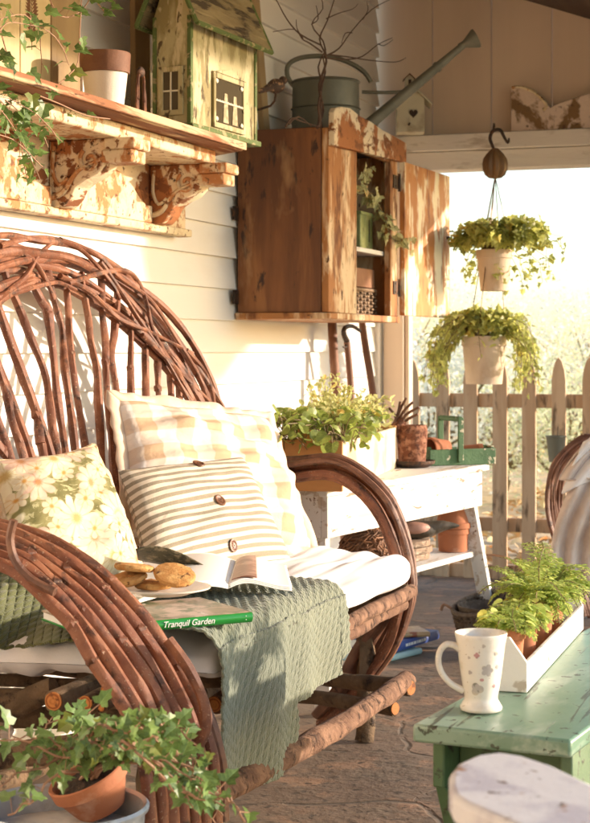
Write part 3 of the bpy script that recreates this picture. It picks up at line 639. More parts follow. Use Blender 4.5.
w1, g1 = hframe(0, 0, Dh * .30, Dh * .72, .05, .15, 1, 'window', 2)
w2, g2 = hframe(Lh * .34, Lh * .76, 0, 0, .035, .155, 0, 'door', 1, 1)
for i in range(10):
    mb = MB(); x = Lh * (.36 + .38 * i / 9); c = g2(x, .092, .006); mb.tube([c + V3((0, -.006, 0)), c + V3((0, 0, .006)), c + V3((0, .006, 0))], .0012, n=4); mb.build('lace_scallop', 'lace', w2)
for (u_, z_) in ((.36, .045), (.74, .045), (.36, .147), (.74, .147)): mb = MB(); mb.blob(g2(Lh * u_, z_, .006), (.003, .009, .007), 1); mb.build('corner_rosette', 'lace', w2)
for u_ in (.46, .6): mb = MB(); mb.prism([g2(Lh * u_, .04, .0034), g2(Lh * (u_ + .08), .04, .0034), g2(Lh * (u_ + .06), .12, .0034), g2(Lh * (u_ + .02), .12, .0034)], g2(0, 0, .005) - g2(0, 0, .0034)); mb.build('lace_curtain', 'curtain', w2)
# small door pediment canopy stub handled above; brown bird figurine
q = WX(276, 86, .20)
bd = MB(); f_ = V3((.35, .9, .18)).normalized(); qq = V3((0, 1, 0)).rotation_difference(f_)
bd.blob(q, (.02, .036, .023), 3, .05, qq, 3); bd.blob(q + f_ * .034 + V3((0, 0, .015)), (.0135, .016, .0135), 3)
bd.tube([q + f_ * .046 + V3((0, 0, .016)), q + f_ * .062 + V3((0, 0, .014))], [.005, .0008], n=6, smooth=0)
bd.tube([q - f_ * .02, q - f_ * .05 - V3((0, 0, .006)), q - f_ * .08 - V3((0, 0, .012))], [.016, .010, .006], n=8)
bt = thing('carved_bird', 'small speckled brown carved bird perched on a peg beside the dollhouse', 'bird figurine', q)
bd.build('bird_body', 'birdbrown', bt)
mb = MB(); mb.tube([q - V3((0, 0, .015)), q - V3((.02, -.005, .06)), V3((.06, q.y + .02, q.z - .075))], .004, n=6); mb.build('peg', 'iron', bt)

# ivy on the shelf, trailing down at the left
def ivy_shelf():
    t = thing('trailing_ivy', 'green ivy trailing over the left end of the wall shelf', 'ivy plant', (.2, 3.35, ZS)); ms, ml = MB(), MB()
    rnd.seed(5)
    for px, py, dx, L, n in ((-25, 70, (0, .35, .5), .42, 12), (-20, 60, (0, .5, .8), .45, 12), (-30, 90, (.1, .5, .1), .3, 12), (-20, 95, (.1, .6, 0), .26, 14), (5, 100, (.15, .3, -.2), .15, 12), (-10, 100, (.2, .4, -.3), .22, 14), (10, 110, (.2, .1, -.6), .16, 10), (0, 20, (0, .6, .3), .4, 12), (-30, 130, (.2, .6, .1), .25, 14)):
        vine(ms, ml, WX(px, py, .3), dx, L, n, .038, droop=.32, wander=.5)
    # the two long stems that cross the panel and lie on the shelf edge
    def along(pp, X, size, n):
        pts = [WX(x, y, X) for x, y in pp]; ms.tube(pts, .0015, n=5)
        for i in range(n):
            t_ = (i + .5) / n * (len(pts) - 1); k = int(t_); q_ = pts[k].lerp(pts[k + 1], t_ - k); o_ = rv(.018); a = q_ + o_
            ms.tube([q_, a], .0007, n=3, smooth=0); ml.leaf(a, o_ + V3((.2, .1, -.025)), V3((.8, -.5, .6)) + rv(.5), size * rnd.uniform(.6, 1.15), 'ivy')
    along([(0, 28), (6, 50), (12, 66), (20, 84)], .25, .034, 5); along([(50, 0), (58, 14), (70, 17), (84, 8), (92, -6)], .25, .034, 6)
    along([(82, -5), (80, 30), (78, 62), (70, 74), (56, 86), (45, 92)], .28, .036, 5); along([(40, 96), (60, 104), (85, 115), (110, 119)], .315, .02, 3)
    along([(95, 0), (100, 6), (106, 14)], .25, .032, 5)
    for X_, Y_, sz in ((20, 38, .05), (30, 72, .045), (8, 64, .045), (32, 95, .05), (45, 104, .055), (50, 88, .045), (13, 118, .045), (28, 148, .04), (5, 115, .045), (82, 38, .036), (68, 45, .04)):
        ml.leaf(WX(X_, Y_, .3), rv(.5) + V3((.2, .3, -.6)), V3((.8, -.6, .4)) + rv(.3), sz * .8, 'ivy')
    ms.build('stems', 'stemp', t); ml.build('leaves', 'ivy', t, smooth=False)
    mb = MB(); q_ = WX(-45, 120, .18); mb.lathe(potprof(.06, .1), (q_.x, q_.y, ZS), 24); mb.build('pot', 'pot', t)
ivy_shelf()

# ------------------------------------------------------------------ hanging cupboard
cy0, cy1, cz0, cz1, cdp = 5.113, 5.905, 1.117, 1.705, .30
cb = thing('wall_cupboard', 'old pine wall cupboard with its right door standing open', 'cupboard', (0.02, 5.5, cz0))
mb = MB(); mb.box((.016, cy0, cz0), (cdp - .001, cy0 + .018, cz1)); mb.build('side_panel', 'orangewood', cb, bevel=.002)
mb = MB(); mb.box((.016, cy1 - .018, cz0), (cdp - .001, cy1, cz1)); mb.build('side_panel', 'stile', cb, bevel=.002)
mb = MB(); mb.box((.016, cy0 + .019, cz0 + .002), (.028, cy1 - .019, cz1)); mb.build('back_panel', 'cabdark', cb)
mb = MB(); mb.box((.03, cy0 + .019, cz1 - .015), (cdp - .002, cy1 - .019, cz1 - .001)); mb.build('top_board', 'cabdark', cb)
mb = MB(); mb.box((.012, cy0 - .012, cz0 - .022), (cdp + .03, cy1 + .012, cz0 - .001), .001); mb.build('bottom_board', 'stile', cb, bevel=.003)
s1 = WX(350, 200, cdp).y; s2 = WX(384, 200, cdp).y
mb = MB(); mb.box((cdp + .0, cy0 + .004, cz0), (cdp + .024, s1, cz1 - .002)); mb.build('stile', 'stile', cb, bevel=.003)
mb = MB(); mb.box((cdp + .0, s2, cz0), (cdp + .024, cy1 + .002, cz1 - .002)); mb.build('stile', 'stile', cb, bevel=.003)
mb = MB(); mb.box((cdp + .001, s1 + .001, cz1 - .04), (cdp + .022, s2 - .001, cz1 - .003)); mb.build('top_rail', 'stile', cb, bevel=.003)
pts = [(cdp + .0245, cy0 + .0, cz1 - .06)] + [(cdp + .0245, cy0 + (cy1 + .05 - cy0) * t, z) for t, z in ((0, 1.75), (.02, 1.765), (.1, 1.778), (.2, 1.785), (.33, 1.773), (.48, 1.77), (.65, 1.758), (.8, 1.755), (1, 1.748))] + [(cdp + .0245, cy1 + .05, cz1 - .03)]
mb = MB(); mb.prism(pts, (.02, 0, 0)); mb.build('header_board', 'peel', cb, smooth=False, bevel=.003)
zs = WX(365, 250, .3).z
mb = MB(); mb.box((.03, cy0 + .02, zs - .008), (cdp - .004, cy1 - .02, zs + .008)); mb.build('shelf', 'benchw', cb, bevel=.002)
# open door swung back along the wall
hx, hyy = cdp + .03, cy1 + .006
de = DD(447, 315, 6.68); de = V3((hx + .02, 6.46, 0)); ze0 = .0
dr = MB(); dr.hexa([(hx, hyy, cz0 + .004), (hx + .02, hyy, cz0 + .004), (hx + .045, 6.47, cz0 + .004), (hx + .025, 6.47, cz0 + .004), (hx, hyy, cz1 - .03), (hx + .02, hyy, cz1 - .03), (hx + .045, 6.47, cz1 - .03), (hx + .025, 6.47, cz1 - .03)])
door = dr.build('door', 'doorpeel', cb, bevel=.002)
for zz in (1.60, 1.22):
    mb = MB(); mb.box((cdp + .0245, s2 + .03, zz - .024), (cdp + .028, cy1 - .006, zz + .024)); mb.tube([(cdp + .031, cy1 + .001, zz - .032), (cdp + .031, cy1 + .001, zz + .032)], .005, n=8, smooth=0)
    for a in (-.015, .015): mb.blob((cdp + .029, s2 + .05, zz + a), (.002, .004, .004), 1)
    mb.build('hinge', 'iron', cb)
mb = MB(); mb.tube([(hx + .05, 6.40, 1.43), (hx + .062, 6.40, 1.43)], .006, n=8, smooth=0); mb.build('knob', 'iron', door)
for zz in (cz0 + .05, cz0 + .32):
    mb = MB(); mb.box((.012, cy0 - .035, zz - .022), (.02, cy0 - .001, zz + .022)); mb.build('wall_bracket', 'iron', cb)

# green tin with variegated ivy
q = WX(353, 240, .2); q.z = zs + .009
tn = thing('green_tin', 'olive green tin with a slotted face on the cupboard shelf', 'tin', q)
hy_ = .085; mb = MB(); a0, a1 = q.y - hy_, q.y + .06
x0, x1 = .13, .255
mb.box((x0, a0, q.z), (x1, a1, q.z + .13)); mb.build('body', 'tin', tn, bevel=.004)
mb = MB(); mb.box((x0 - .003, a0 - .003, q.z + .122), (x1 + .003, a1 + .003, q.z + .1345)); mb.build('rim', 'tin', tn, bevel=.002)
mb = MB(); mb.box((x1 + .0005, a1 - .05, q.z + .03), (x1 + .0015, a1 - .042, q.z + .11)); mb.build('slot', 'hole', tn)
iv = thing('cupboard_ivy', 'pale variegated ivy spilling out of the cupboard over its door', 'ivy plant', (.2, q.y, q.z + .135))
ms, ml = MB(), MB(); rnd.seed(3)
pp = [(352, 205), (362, 190), (372, 196), (380, 208), (386, 222), (392, 238), (402, 242), (412, 244)]
pts = [WX(x, y, .27 + .012 * i) for i, (x, y) in enumerate(pp)]; ms.tube(pts, .0016, n=5)
for rep in range(52):
    t = rnd.random() ** .8 * 6.99; k = int(t); c = pts[k].lerp(pts[k + 1], t - k) + rv(.026); ml.leaf(c, rv() + V3((.2, .2, -.5)), V3((.8, -.4, .5)) + rv(.5), rnd.uniform(.024, .042), 'ivy', .2)
for a, b in (((355, 200), (346, 196)), ((365, 192), (368, 172)), ((352, 200), (358, 176)), ((380, 208), (384, 226))):
    P0, P1 = WX(*a, .27), WX(*b, .3); ms.tube([P0, P1], .0013, n=4)
    for i in range(7): ml.leaf(P0.lerp(P1, rnd.uniform(.4, 1.1)) + rv(.018), rv() + V3((.3, 0, -.3)), V3((.8, -.4, .5)) + rv(.4), rnd.uniform(.024, .038), 'ivy', .2)
ms.build('stems', 'stem', iv); ml.build('leaves', 'ivypale', iv, smooth=False)
# cardboard box and wicker basket in the lower compartment
y0_, y1_ = s1 + .002, WX(374, 290, .26).y
wb = thing('wicker_box', 'small wicker basket at the bottom of the cupboard', 'basket', (.17, (y0_ + y1_) / 2, cz0 + .001)); mb = MB()
for r in range(7):
    for k in range(12):
        y = y0_ - .05 + (y1_ - y0_ + .05) * k / 11; mb.blob((.262 + .004 * ((r + k) % 2), y, cz0 + .012 + r * .011), (.006, .012, .006), 1)
mb.box((.06, y0_ - .05, cz0), (.26, y1_, cz0 + .085)); mb.build('weave', 'wicker', wb)
mb = MB(); mb.tube([(.264, y0_ - .05, cz0 + .09), (.264, y1_ + .004, cz0 + .09)], .007, n=6); mb.build('rim', 'wicker', wb)
mb = MB(); mb.box((.05, y0_ - .06, cz0 + .0995), (.262, y1_, cz0 + .165), .002); mb.build('cardboard_box', 'seedbox', origin=(.15, y0_, cz0 + .1), bevel=.003, label='brown cardboard box on the wicker basket inside the cupboard', cat='box')

# ------------------------------------------------------------------ on top of the cupboard
ZT = cz1 + .001
c = V3((.17, 0, ZT)); c.y = WX(337, 110, .16).y; R0 = .118
c.y = 5.55
wc = thing('watering_can', 'large green grey zinc watering can on the cupboard top', 'watering can', c)
mb = MB(); mb.lathe([(.001, 0), (R0, 0), (R0 + .003, .004), (R0, .01), (R0 * .985, .115), (R0 * .99 + .004, .118), (R0 * .985, .122), (R0 * .97, .205), (R0 * .97 + .005, .21), (R0 * .97, .215), (R0 * .95, .215), (R0 * .93, .205), (R0 * .93, .02), (.001, .02)], c, 48)
mb.build('body', 'can', wc)
axy = (RT * 1.0).normalized(); ax2 = V3((-axy.y, axy.x, 0))
mb = MB(); pts = []
for x, y in ((292, 84), (287, 74), (289, 64), (300, 58), (318, 56), (336, 58), (352, 64), (364, 72), (371, 82)):
    pts.append(WPL(x, y, c, FW))
pts = [WPL(303, 97, c, FW) + axy * .005] + pts
mb.tube(pts, .0085, n=10); mb.build('handle', 'can', wc)
sp0 = WPL(360, 132, c - FW * .0, FW); sp1 = WPL(467, 42, c, FW)
mb = MB(); mb.tube([sp0, sp0.lerp(sp1, .6), sp1], [.022, .017, .0115], n=16, smooth=1)
mid = sp0.lerp(sp1, .72); mb.tube([mid - (sp1 - sp0).normalized() * .006, mid + (sp1 - sp0).normalized() * .006], .0185, n=16, smooth=0); mb.build('spout', 'can', wc)
dsp = (sp1 - sp0).normalized(); mb = MB(); mb.lathe([(.011, -.02), (.013, 0), (.034, .042), (.034, .047), (.001, .049)], sp1 - dsp * .012, 24, (dsp + V3((0, 0, -.25))).normalized()); mb.build('rose', 'can', wc)
mb = MB(); mb.tube([WPL(362, 92, c, FW), WPL(400, 92, c, FW), WPL(423, 84, c, FW)], .006, n=8); mb.build('brace', 'can', wc)
# twisted bare twigs standing in front of the can
tw = thing('twig_bunch', 'bare twisted twigs standing against the watering can', 'twigs', WX(318, 125, .31)); mb = MB()
rnd.seed(11)
def tw_(pp, r=.003, X=.30):
    P_ = [WX(x, y, X + .01 * i * .3) + rv(.003) for i, (x, y) in enumerate(pp)]; mb.tube(P_, [r * (1 - .8 * i / len(P_)) for i in range(len(P_))], n=6)
tw_([(319, 128), (321, 100), (320, 85), (326, 62), (325, 54)], .007); tw_([(322, 128), (318, 105), (323, 84), (319, 66), (326, 50)], .005); tw_([(317, 128), (323, 110), (319, 92), (325, 72), (323, 56)], .005)
tw_([(326, 56), (322, 40), (312, 24), (322, 8), (319, -8)]); tw_([(322, 46), (300, 34), (288, 20), (277, 0), (270, -10)]); tw_([(322, 52), (310, 44), (302, 40), (295, 30), (273, 33)]); tw_([(326, 54), (320, 38), (328, 20), (334, 0), (338, -15)])
tw_([(324, 56), (338, 48), (352, 32), (372, 10), (392, -2)]); tw_([(326, 57), (346, 60), (362, 56), (378, 44), (392, 38)]); tw_([(330, 54), (350, 57), (370, 60), (395, 62), (405, 58)]); tw_([(326, 18), (340, 14), (352, 8), (358, 4)], .002); tw_([(352, 32), (345, 34), (341, 44)], .002); tw_([(362, 20), (367, 10), (366, 2)], .002)
tw_([(378, 44), (384, 46), (392, 40)], .002); tw_([(312, 24), (318, 18), (316, 6)], .002); tw_([(286, 127), (292, 119), (302, 121), (318, 126)], .004); tw_([(288, 124), (298, 117), (312, 127)], .003); tw_([(302, 38), (297, 28), (296, 20)], .002)
mb.build('twigs', 'twig', tw)
# little nest box with heart at the end
q = WX(412, 133, .2); q = V3((.18, 5.93, ZT))
q = DD(410, 130, 6.86); q.z = 1.869; 
nb = thing('heart_nest_box', 'white nest box with a heart cut in its front on the beam end', 'birdhouse', q)
e1 = axy; e2 = FW
def np_(u, v, z): return q + e1 * u + e2 * v + V3((0, 0, z))
hw, hd, hh = .055, .05, .155
mb = MB(); mb.prism([np_(-hw, -hd, 0), np_(hw, -hd, 0), np_(hw, -hd, hh - .02), np_(0, -hd, hh + .03), np_(-hw, -hd, hh - .02)], e2 * hd * 2); mb.build('walls', 'nestbox', nb, smooth=False, bevel=.002)
for sg in (-1, 1):
    mb = MB(); mb.hexa([np_(sg * x, v, z) for z_ in (0, .008) for x, v, z in ((0, -hd - .02, hh + .032 + z_), (hw + .03, -hd - .02, hh - .048 + z_), (hw + .03, hd + .02, hh - .048 + z_), (0, hd + .02, hh + .032 + z_))]); mb.build('roof', 'nestbox', nb, bevel=.002)
mb = MB(); H_ = []
for i in range(24):
    t = i / 24 * 2 * math.pi; H_.append(np_(.0011 * 16 * math.sin(t) ** 3 + .01, -hd - .0035, .075 + .0012 * (13 * math.cos(t) - 5 * math.cos(2 * t) - 2 * math.cos(3 * t) - math.cos(4 * t))))
mb.prism(H_, e2 * .002); mb.build('heart_hole', 'hole', nb)
mb = MB(); mb.tube([np_(-.008, -hd, .03), np_(-.008, -hd - .035, .03)], .0045, n=8, smooth=0); mb.build('perch', 'twig', nb)
mb = MB(); mb.prism([np_(-.02, -.02, hh + .034), np_(.014, -.02, hh + .034), np_(.014, -.02, hh + .065), np_(-.003, -.02, hh + .08), np_(-.02, -.02, hh + .065)], e2 * .03); t_ = mb.build('turret', 'nestbox', nb, smooth=False)
for sg in (-1, 1):
    mb = MB(); mb.hexa([np_(-.003 + sg * x, v, z) for z_ in (0, .004) for x, v, z in ((0, -.03, hh + .081 + z_), (.026, -.03, hh + .056 + z_), (.026, .02, hh + .056 + z_), (0, .02, hh + .081 + z_))]); mb.build('turret_roof', 'rust', t_)
mb = MB(); mb.box(tuple(np_(-.008, -.022, hh + .042)), tuple(np_(.004, -.0215, hh + .06))); mb.build('opening', 'hole', t_)
# architectural fragment on the beam
zb = 1.869; y_ = GY - .06
def BY(x, y): return WY(x, y, y_)
fr = thing('carved_fragment', 'peeling curved wooden fragment lying on top of the beam', 'ornament', BY(550, 130))
O = [(511, 132), (511, 88), (516, 86), (524, 87), (533, 90), (541, 96), (547, 103), (550, 108), (559, 103), (575, 98), (592, 92), (620, 84), (620, 132)]
P_ = [BY(x, y) for x, y in O]
for p in P_: p.z = max(p.z, zb)
mb = MB(); mb.prism(P_, (0, .045, 0)); mb.build('board', mat('dark wood with flaking pink cream paint', (.21, .12, .05), [((.66, .52, .42), 6, .43, .48, (1, 1, .8)), ((.12, .06, .03), 30, .62, .7)], .85, .8, 40, bd=.005), fr, smooth=False, bevel=.003)
mb = MB(); mb.tube([BY(x, y) + V3((0, -.004, 0)) for x, y in ((512, 88), (520, 87), (532, 91), (541, 98), (547, 106), (543, 110))], .006, n=6); mb.build('curved_moulding', 'peel2', fr)

# ------------------------------------------------------------------ hook, pulley and hanging pots
hd_ = 6.55
def HD(x, y): return DD(x, y, hd_)
pl = thing('pulley_hook', 'brown wooden pulley block hanging by an iron hook from the beam', 'pulley', HD(495, 165))
mb = MB(); mb.tube([HD(495, 152), HD(492, 145), HD(490, 138), HD(493, 131), HD(500, 130), HD(504, 137), HD(508, 143), HD(509, 138)], [.005, .006, .007, .007, .007, .006, .005, .003], n=8); mb.tube([HD(493, 131), HD(494, 126), WY(494, 124, GY - .076)], .0045, n=6); mb.build('hook', 'iron', pl)
mb = MB(); gc = HD(495, 164); vs = []
prof = [(.001, .062), (.012, .060), (.022, .05), (.034, .038), (.046, .02), (.050, 0), (.048, -.022), (.040, -.042), (.025, -.054), (.001, -.058)]
n = 48
for r_, z_ in prof:
    for k in range(n):
        a = 2 * math.pi * k / n; rr = r_ * (1 - .24 * abs(math.cos(a * 4)) ** 5); vs.append(gc + V3((rr * math.cos(a), rr * math.sin(a), z_)))
mb.add(vs, [(i * n + k, i * n + (k + 1) % n, (i + 1) * n + (k + 1) % n, (i + 1) * n + k)[::-1] for i in range(len(prof) - 1) for k in range(n)]); mb.build('block', 'gourd', pl)
hangs = []
for nm, (x0, yt, yb, wt, wb_), lab in (('hanging_pot', (494, 250, 291, 36, 27), 'upper pale clay pot of the two hanging one above the other'), ('hanging_pot', (484, 336, 384, 45, 36), 'lower pale clay pot of the two hanging one above the other')):
    t = DD(x0, yt, hd_); b = DD(x0, yb, hd_); rt = wt / 2 * hd_ / FPX; rb = wb_ / 2 * hd_ / FPX; h = t.z - b.z
    th_ = thing(nm, lab, 'hanging pot', (t.x, t.y, b.z), 'clay pots hung from the beam'); mb = MB()
    mb.lathe([(.001, 0), (rb, 0), (rb + (rt - rb) * .75, h * .78), (rt, h * .8), (rt, h), (rt - .008, h), (rt - .01, h * .8), (rb - .006, .01), (.001, .01)], (t.x, t.y, b.z), 32); mb.build('pot', 'potpink', th_)
    mb = MB(); mb.lathe([(.001, h * .9), (rt - .009, h * .88)], (t.x, t.y, b.z), 20); mb.build('soil', 'soil', th_)
    top = DD(495, 176, hd_)
    mb = MB()
    for k in range(3):
        a = k * 2.09 + .5; mb.tube([top, V3((t.x + rt * math.cos(a), t.y + rt * math.sin(a), t.z))], .0019, n=5, smooth=0)
    mb.build('hanger_wires', 'wire', th_); hangs.append((t, rt))
rnd.seed(21)
t, rt = hangs[0]; iv = thing('hanging_ivy', 'bushy variegated ivy filling the upper hanging pot', 'ivy plant', t); ms, ml = MB(), MB()
FWh = FW
def ivymass(t, c, rx, ry, rz, n, size, rimz):
    # short stems arching out of the pot, each ending in a tuft inside an uneven dome
    for i in range(n):
        a = rnd.uniform(0, 6.28); el = rnd.uniform(-.25, 1.0); k = rnd.uniform(.45, 1.0) ** .6
        e = c + RT * math.cos(a) * rx * k * math.cos(el) + FWh * math.sin(a) * ry * k * math.cos(el) + V3((0, 0, rz * math.sin(el) * k))
        s_ = t + RT * math.cos(a) * rt * .6 + FWh * math.sin(a) * rt * .6; m_ = s_.lerp(e, .5) + V3((0, 0, .045)); ms.tube([s_, m_, e], [.0016, .0013, .0008], n=4)
        for j in range(6): q = m_.lerp(e, rnd.uniform(.1, 1.05)) + rv(.014); o_ = (q - t).normalized(); ml.leaf(q, o_ * .5 + rv(.8) + V3((0, 0, -.35)), o_ * .5 - FWh * .5 + V3((0, 0, .5)) + rv(.5), size * rnd.uniform(.55, 1.1), 'ivy', .2)
ivymass(t, t + RT * .035 + V3((0, 0, .03)), .20, .15, .10, 190, .040, 0)
for x, y, L in ((548, 250, .12), (560, 248, .08), (520, 270, .10), (530, 262, .12), (540, 275, .08), (468, 268, .10), (478, 275, .10), (474, 262, .09), (510, 272, .12), (520, 285, .08), (548, 270, .08), (500, 275, .08)):
    q0 = DD(x, y - 12, hd_ + rnd.uniform(-.1, .1)); ms.tube([t, t.lerp(q0, .5) + V3((0, 0, .04)), q0], .0013, n=4); vine(ms, ml, q0, (rnd.uniform(-.2, .2), 0, -1), L, 9, .036, droop=.5, wander=.5, step=.014)
ms.build('stems', 'stem', iv); ml.build('leaves', 'ivyl', iv, smooth=False)
t, rt = hangs[1]; iv = thing('hanging_ivy', 'long trailing green ivy spilling from the lower hanging pot', 'ivy plant', t); ms, ml = MB(), MB()
ivymass(t, t + V3((0, 0, .02)), .15, .13, .095, 170, .032, 0)
for i in range(64):
    sg = -1 if i % 2 else 1; x1 = 484 + sg * rnd.uniform(26, 46); y1 = rnd.uniform(318, 346); x2 = 484 + sg * rnd.uniform(34, 60) - (4 if sg > 0 else 2); y2 = rnd.uniform(350, 396) - (8 if abs(x2 - 484) > 52 else 0); d = hd_ + rnd.uniform(-.14, .14)
    A1_, A2_ = DD(x1, y1, d), DD(x2, y2, d); st_ = t + (A1_ - t) * .25; P_ = [st_, st_.lerp(A1_, .5) + V3((0, 0, .04)), A1_, A1_.lerp(A2_, .5) + rv(.015) + RT * sg * .012, A2_]
    ms.tube(P_, .0011, n=4)
    for j in range(15): tt = rnd.uniform(.8, 4) ; k_ = min(3, int(tt)); q = P_[k_].lerp(P_[k_ + 1], tt - k_) + rv(.012); ml.leaf(q, rv(.8) + RT * sg * .3 + V3((0, 0, -.6)), -FWh * .6 + V3((0, 0, .6)) + rv(.6), rnd.uniform(.018, .034), 'ivy' if rnd.random() < .5 else 'lance', .2)
for x, y in ((500, 362), (478, 350)):
    q0 = DD(x, y - 22, hd_ - .11); vine(ms, ml, q0, (.1, -.3, -1), .12, 7, .04, 'lance', step=.01)
ms.build('stems', 'stem', iv); ml.build('leaves', 'ivyl', iv, smooth=False)
# ------------------------------------------------------------------ long handled tools against the wall
for pp, r, lb, ct in (([(332, 322), (334, 360), (337, 400), (340, 450), (342, 486)], .017, 'straight brown tool handle leaning on the wall left of the hooked hoe', 'tool'),
                  ([(362, 322), (366, 350), (371, 380), (376, 420), (380, 455)], .014, 'slanting brown rake handle leaning on the wall right of the hooked hoe', 'tool')):
    P_ = [WX(x, y, .06 + .03 * i) for i, (x, y) in enumerate(pp)]; P_ = [P_[0] + (P_[0] - P_[1]) * .6] + P_; mb = MB()
    e = P_[-1].copy(); e = e + (P_[-1] - P_[-2]).normalized() * ((e.z) / max(.2, -(P_[-1] - P_[-2]).normalized().z)) * .97; P_.append(e)
    mb.tube(P_, r, n=10); mb.build('tool_handle', 'handle', origin=P_[-1], label=lb, cat=ct, group='tools leaning on the wall')
ho = thing('hooked_hoe', 'hoe with a curved iron hook head between two tool handles', 'tool', (.1, 5.9, 0), 'tools leaning on the wall')
P_ = [WX(x, y, .12) for x, y in ((360, 331), (352, 326), (345, 328), (344, 334), (347, 341), (346, 347), (343, 347))]; mb = MB(); mb.tube(P_[:5], [.006, .008, .009, .010, .012], n=8); mb.tube(P_[4:], [.01, .005, .003], n=8); mb.build('hook_head', 'iron', ho)
P_ = [WX(x, y, .12 + .01 * i) for i, (x, y) in enumerate(((347, 342), (350, 375), (352, 410), (352, 450)))]; P_.append(V3((P_[-1].x + .02, P_[-1].y, .0))); mb = MB(); mb.tube(P_, .0125, n=10); mb.build('handle', 'handle', ho)

# ------------------------------------------------------------------ potting bench
TZ = .62
def rotf(o, ang):
    c, s = math.cos(ang), math.sin(ang)
    return lambda u, v, z: V3((o[0] + u * c + v * s, o[1] - u * s + v * c, z))   # u out from the wall, v along it
bo = V3((.575, 4.35, 0)); ba = math.atan2(.75 - .575, 1.12); bf = rotf(bo, ba)      # front left corner of the top
BL, BD = 1.17, .46
pb = thing('potting_bench', 'white painted potting bench with a lower shelf standing beside the settee', 'bench', bf(-.2, .5, 0))
def bbox(u0, u1, v0, v1, z0, z1): m_ = MB(); return m_.hexa([bf(u, v, z) for z in (z0, z1) for u, v in ((u0, v0), (u1, v0), (u1, v1), (u0, v1))])
for k in range(2): bbox(-BD + k * BD / 2 + .001, -BD + (k + 1) * BD / 2 - .001, 0, BL, TZ - .02, TZ).build('top_board', 'benchw', pb, bevel=.003)
bbox(-.035, -.015, .03, BL - .03, TZ - .135, TZ - .0205).build('apron', 'benchw', pb, bevel=.002)
bbox(-BD + .015, -BD + .035, .03, BL - .03, TZ - .135, TZ - .0205).build('apron', 'benchw', pb, bevel=.002)
bbox(-BD + .0355, -.0355, .03, .05, TZ - .135, TZ - .0205).build('end_apron', 'benchw', pb, bevel=.002)
bbox(-BD + .0355, -.0355, BL - .05, BL - .03, TZ - .135, TZ - .0205).build('end_apron', 'benchw', pb, bevel=.002)
for u, du in ((-.06, .03), (-BD + .06, -.02)):
    for v, dv in ((.07, -.03), (BL - .035, .15)):
        mb = MB(); mb.beam(bf(u, v, TZ - .136 if u > -.2 else TZ - .136), bf(u + du, v + dv, .0), .045, .035, (0, 1, 0)); mb.build('leg', 'benchw', pb, bevel=.002)
SHZ = .33
for k in range(2): bbox(-BD + .03 + k * .19, -BD + .03 + (k + 1) * .19 - .003, .02, BL + .02, SHZ - .018, SHZ).build('lower_shelf', 'benchw', pb, bevel=.002)
Z1 = TZ + .001
def on(x, y, z=Z1): q = WZ(x, y, z); return q
# planter crate: pine end, white side
pa, pb_, pc = WZ(286, 485, Z1), WZ(342, 492, Z1), WZ(396, 468, Z1)
e1 = (pc - pb_); LL = e1.length; e1.normalize(); e2 = V3((-e1.y, e1.x, 0)); DW = .20
def cf(u, v, z): return pb_ + e1 * u + e2 * v + V3((0, 0, z))
cr = thing('planter_crate', 'pine and white planter crate full of herbs on the potting bench', 'planter', pb_)
def cbox(u0, u1, v0, v1, z0, z1): m_ = MB(); return m_.hexa([cf(u, v, z) for z in (z0, z1) for u, v in ((u0, v0), (u1, v0), (u1, v1), (u0, v1))])
CH = .135
cbox(0.0125, LL, 0, .012, 0, CH * .96).build('pale_side', 'cratepale', cr, bevel=.002)
cbox(0.0125, LL, DW - .012, DW, 0, CH * .96).build('pale_side', 'cratepale', cr, bevel=.002)
mb = MB(); O = [(0 - .001, 0), (DW + .001, 0), (DW + .001, CH), (DW * .64, CH), (DW * .62, CH * 1.02), (DW * .60, CH * 1.22), (DW * .42, CH * 1.22), (DW * .40, CH * 1.0), (DW * .38, CH), (-.001, CH)]
mb.prism([cf(0, v, z) for v, z in O], e1 * .012); mb.build('pine_end', 'boxpine', cr, smooth=False, bevel=.002)
cbox(LL + .0005, LL + .012, 0, DW, 0, CH).build('pine_end', 'boxpine', cr, bevel=.002)
cbox(.013, LL - .001, .0125, DW - .0125, .01, CH * .8).build('soil', 'soil', cr)
rnd.seed(9)
gr = thing('geranium', 'leafy green geranium at the left end of the planter crate', 'plant', cf(.15, DW / 2, CH * .8)); ms, ml = MB(), MB()
for i in range(300):
    b = cf(rnd.uniform(0, LL * .5), rnd.uniform(.0, DW), CH * .8); e = b + V3((rnd.uniform(-.07, .08), rnd.uniform(-.20, .05), rnd.uniform(.03, .10)))
    if i % 3 == 0: e = b + V3((rnd.uniform(-.05, .05), rnd.uniform(-.1, .1), rnd.uniform(.01, .085)))
    ms.tube([b, (b + e) / 2 + V3((0, 0, .03)), e], .0014, n=4); ml.leaf(e, rv() + V3((.2, -.3, -.1)), V3((.4, -.5, 1)) + rv(.6), rnd.uniform(.018, .036), 'round', .2)
ms.build('stems', 'stem', gr); ml.build('leaves', 'herb', gr, smooth=False)
hb = thing('herb_sprigs', 'feathery yellow green herb sprigs rising from the planter crate', 'plant', cf(.3, DW / 2, CH * .8)); ms, ml = MB(), MB()
tips = [(312, 392), (318, 382), (305, 388), (330, 374), (336, 377), (325, 384), (345, 390), (352, 388), (372, 394), (378, 402), (366, 388), (382, 408), (340, 398), (360, 402), (350, 400), (330, 394), (322, 378), (309, 384)]
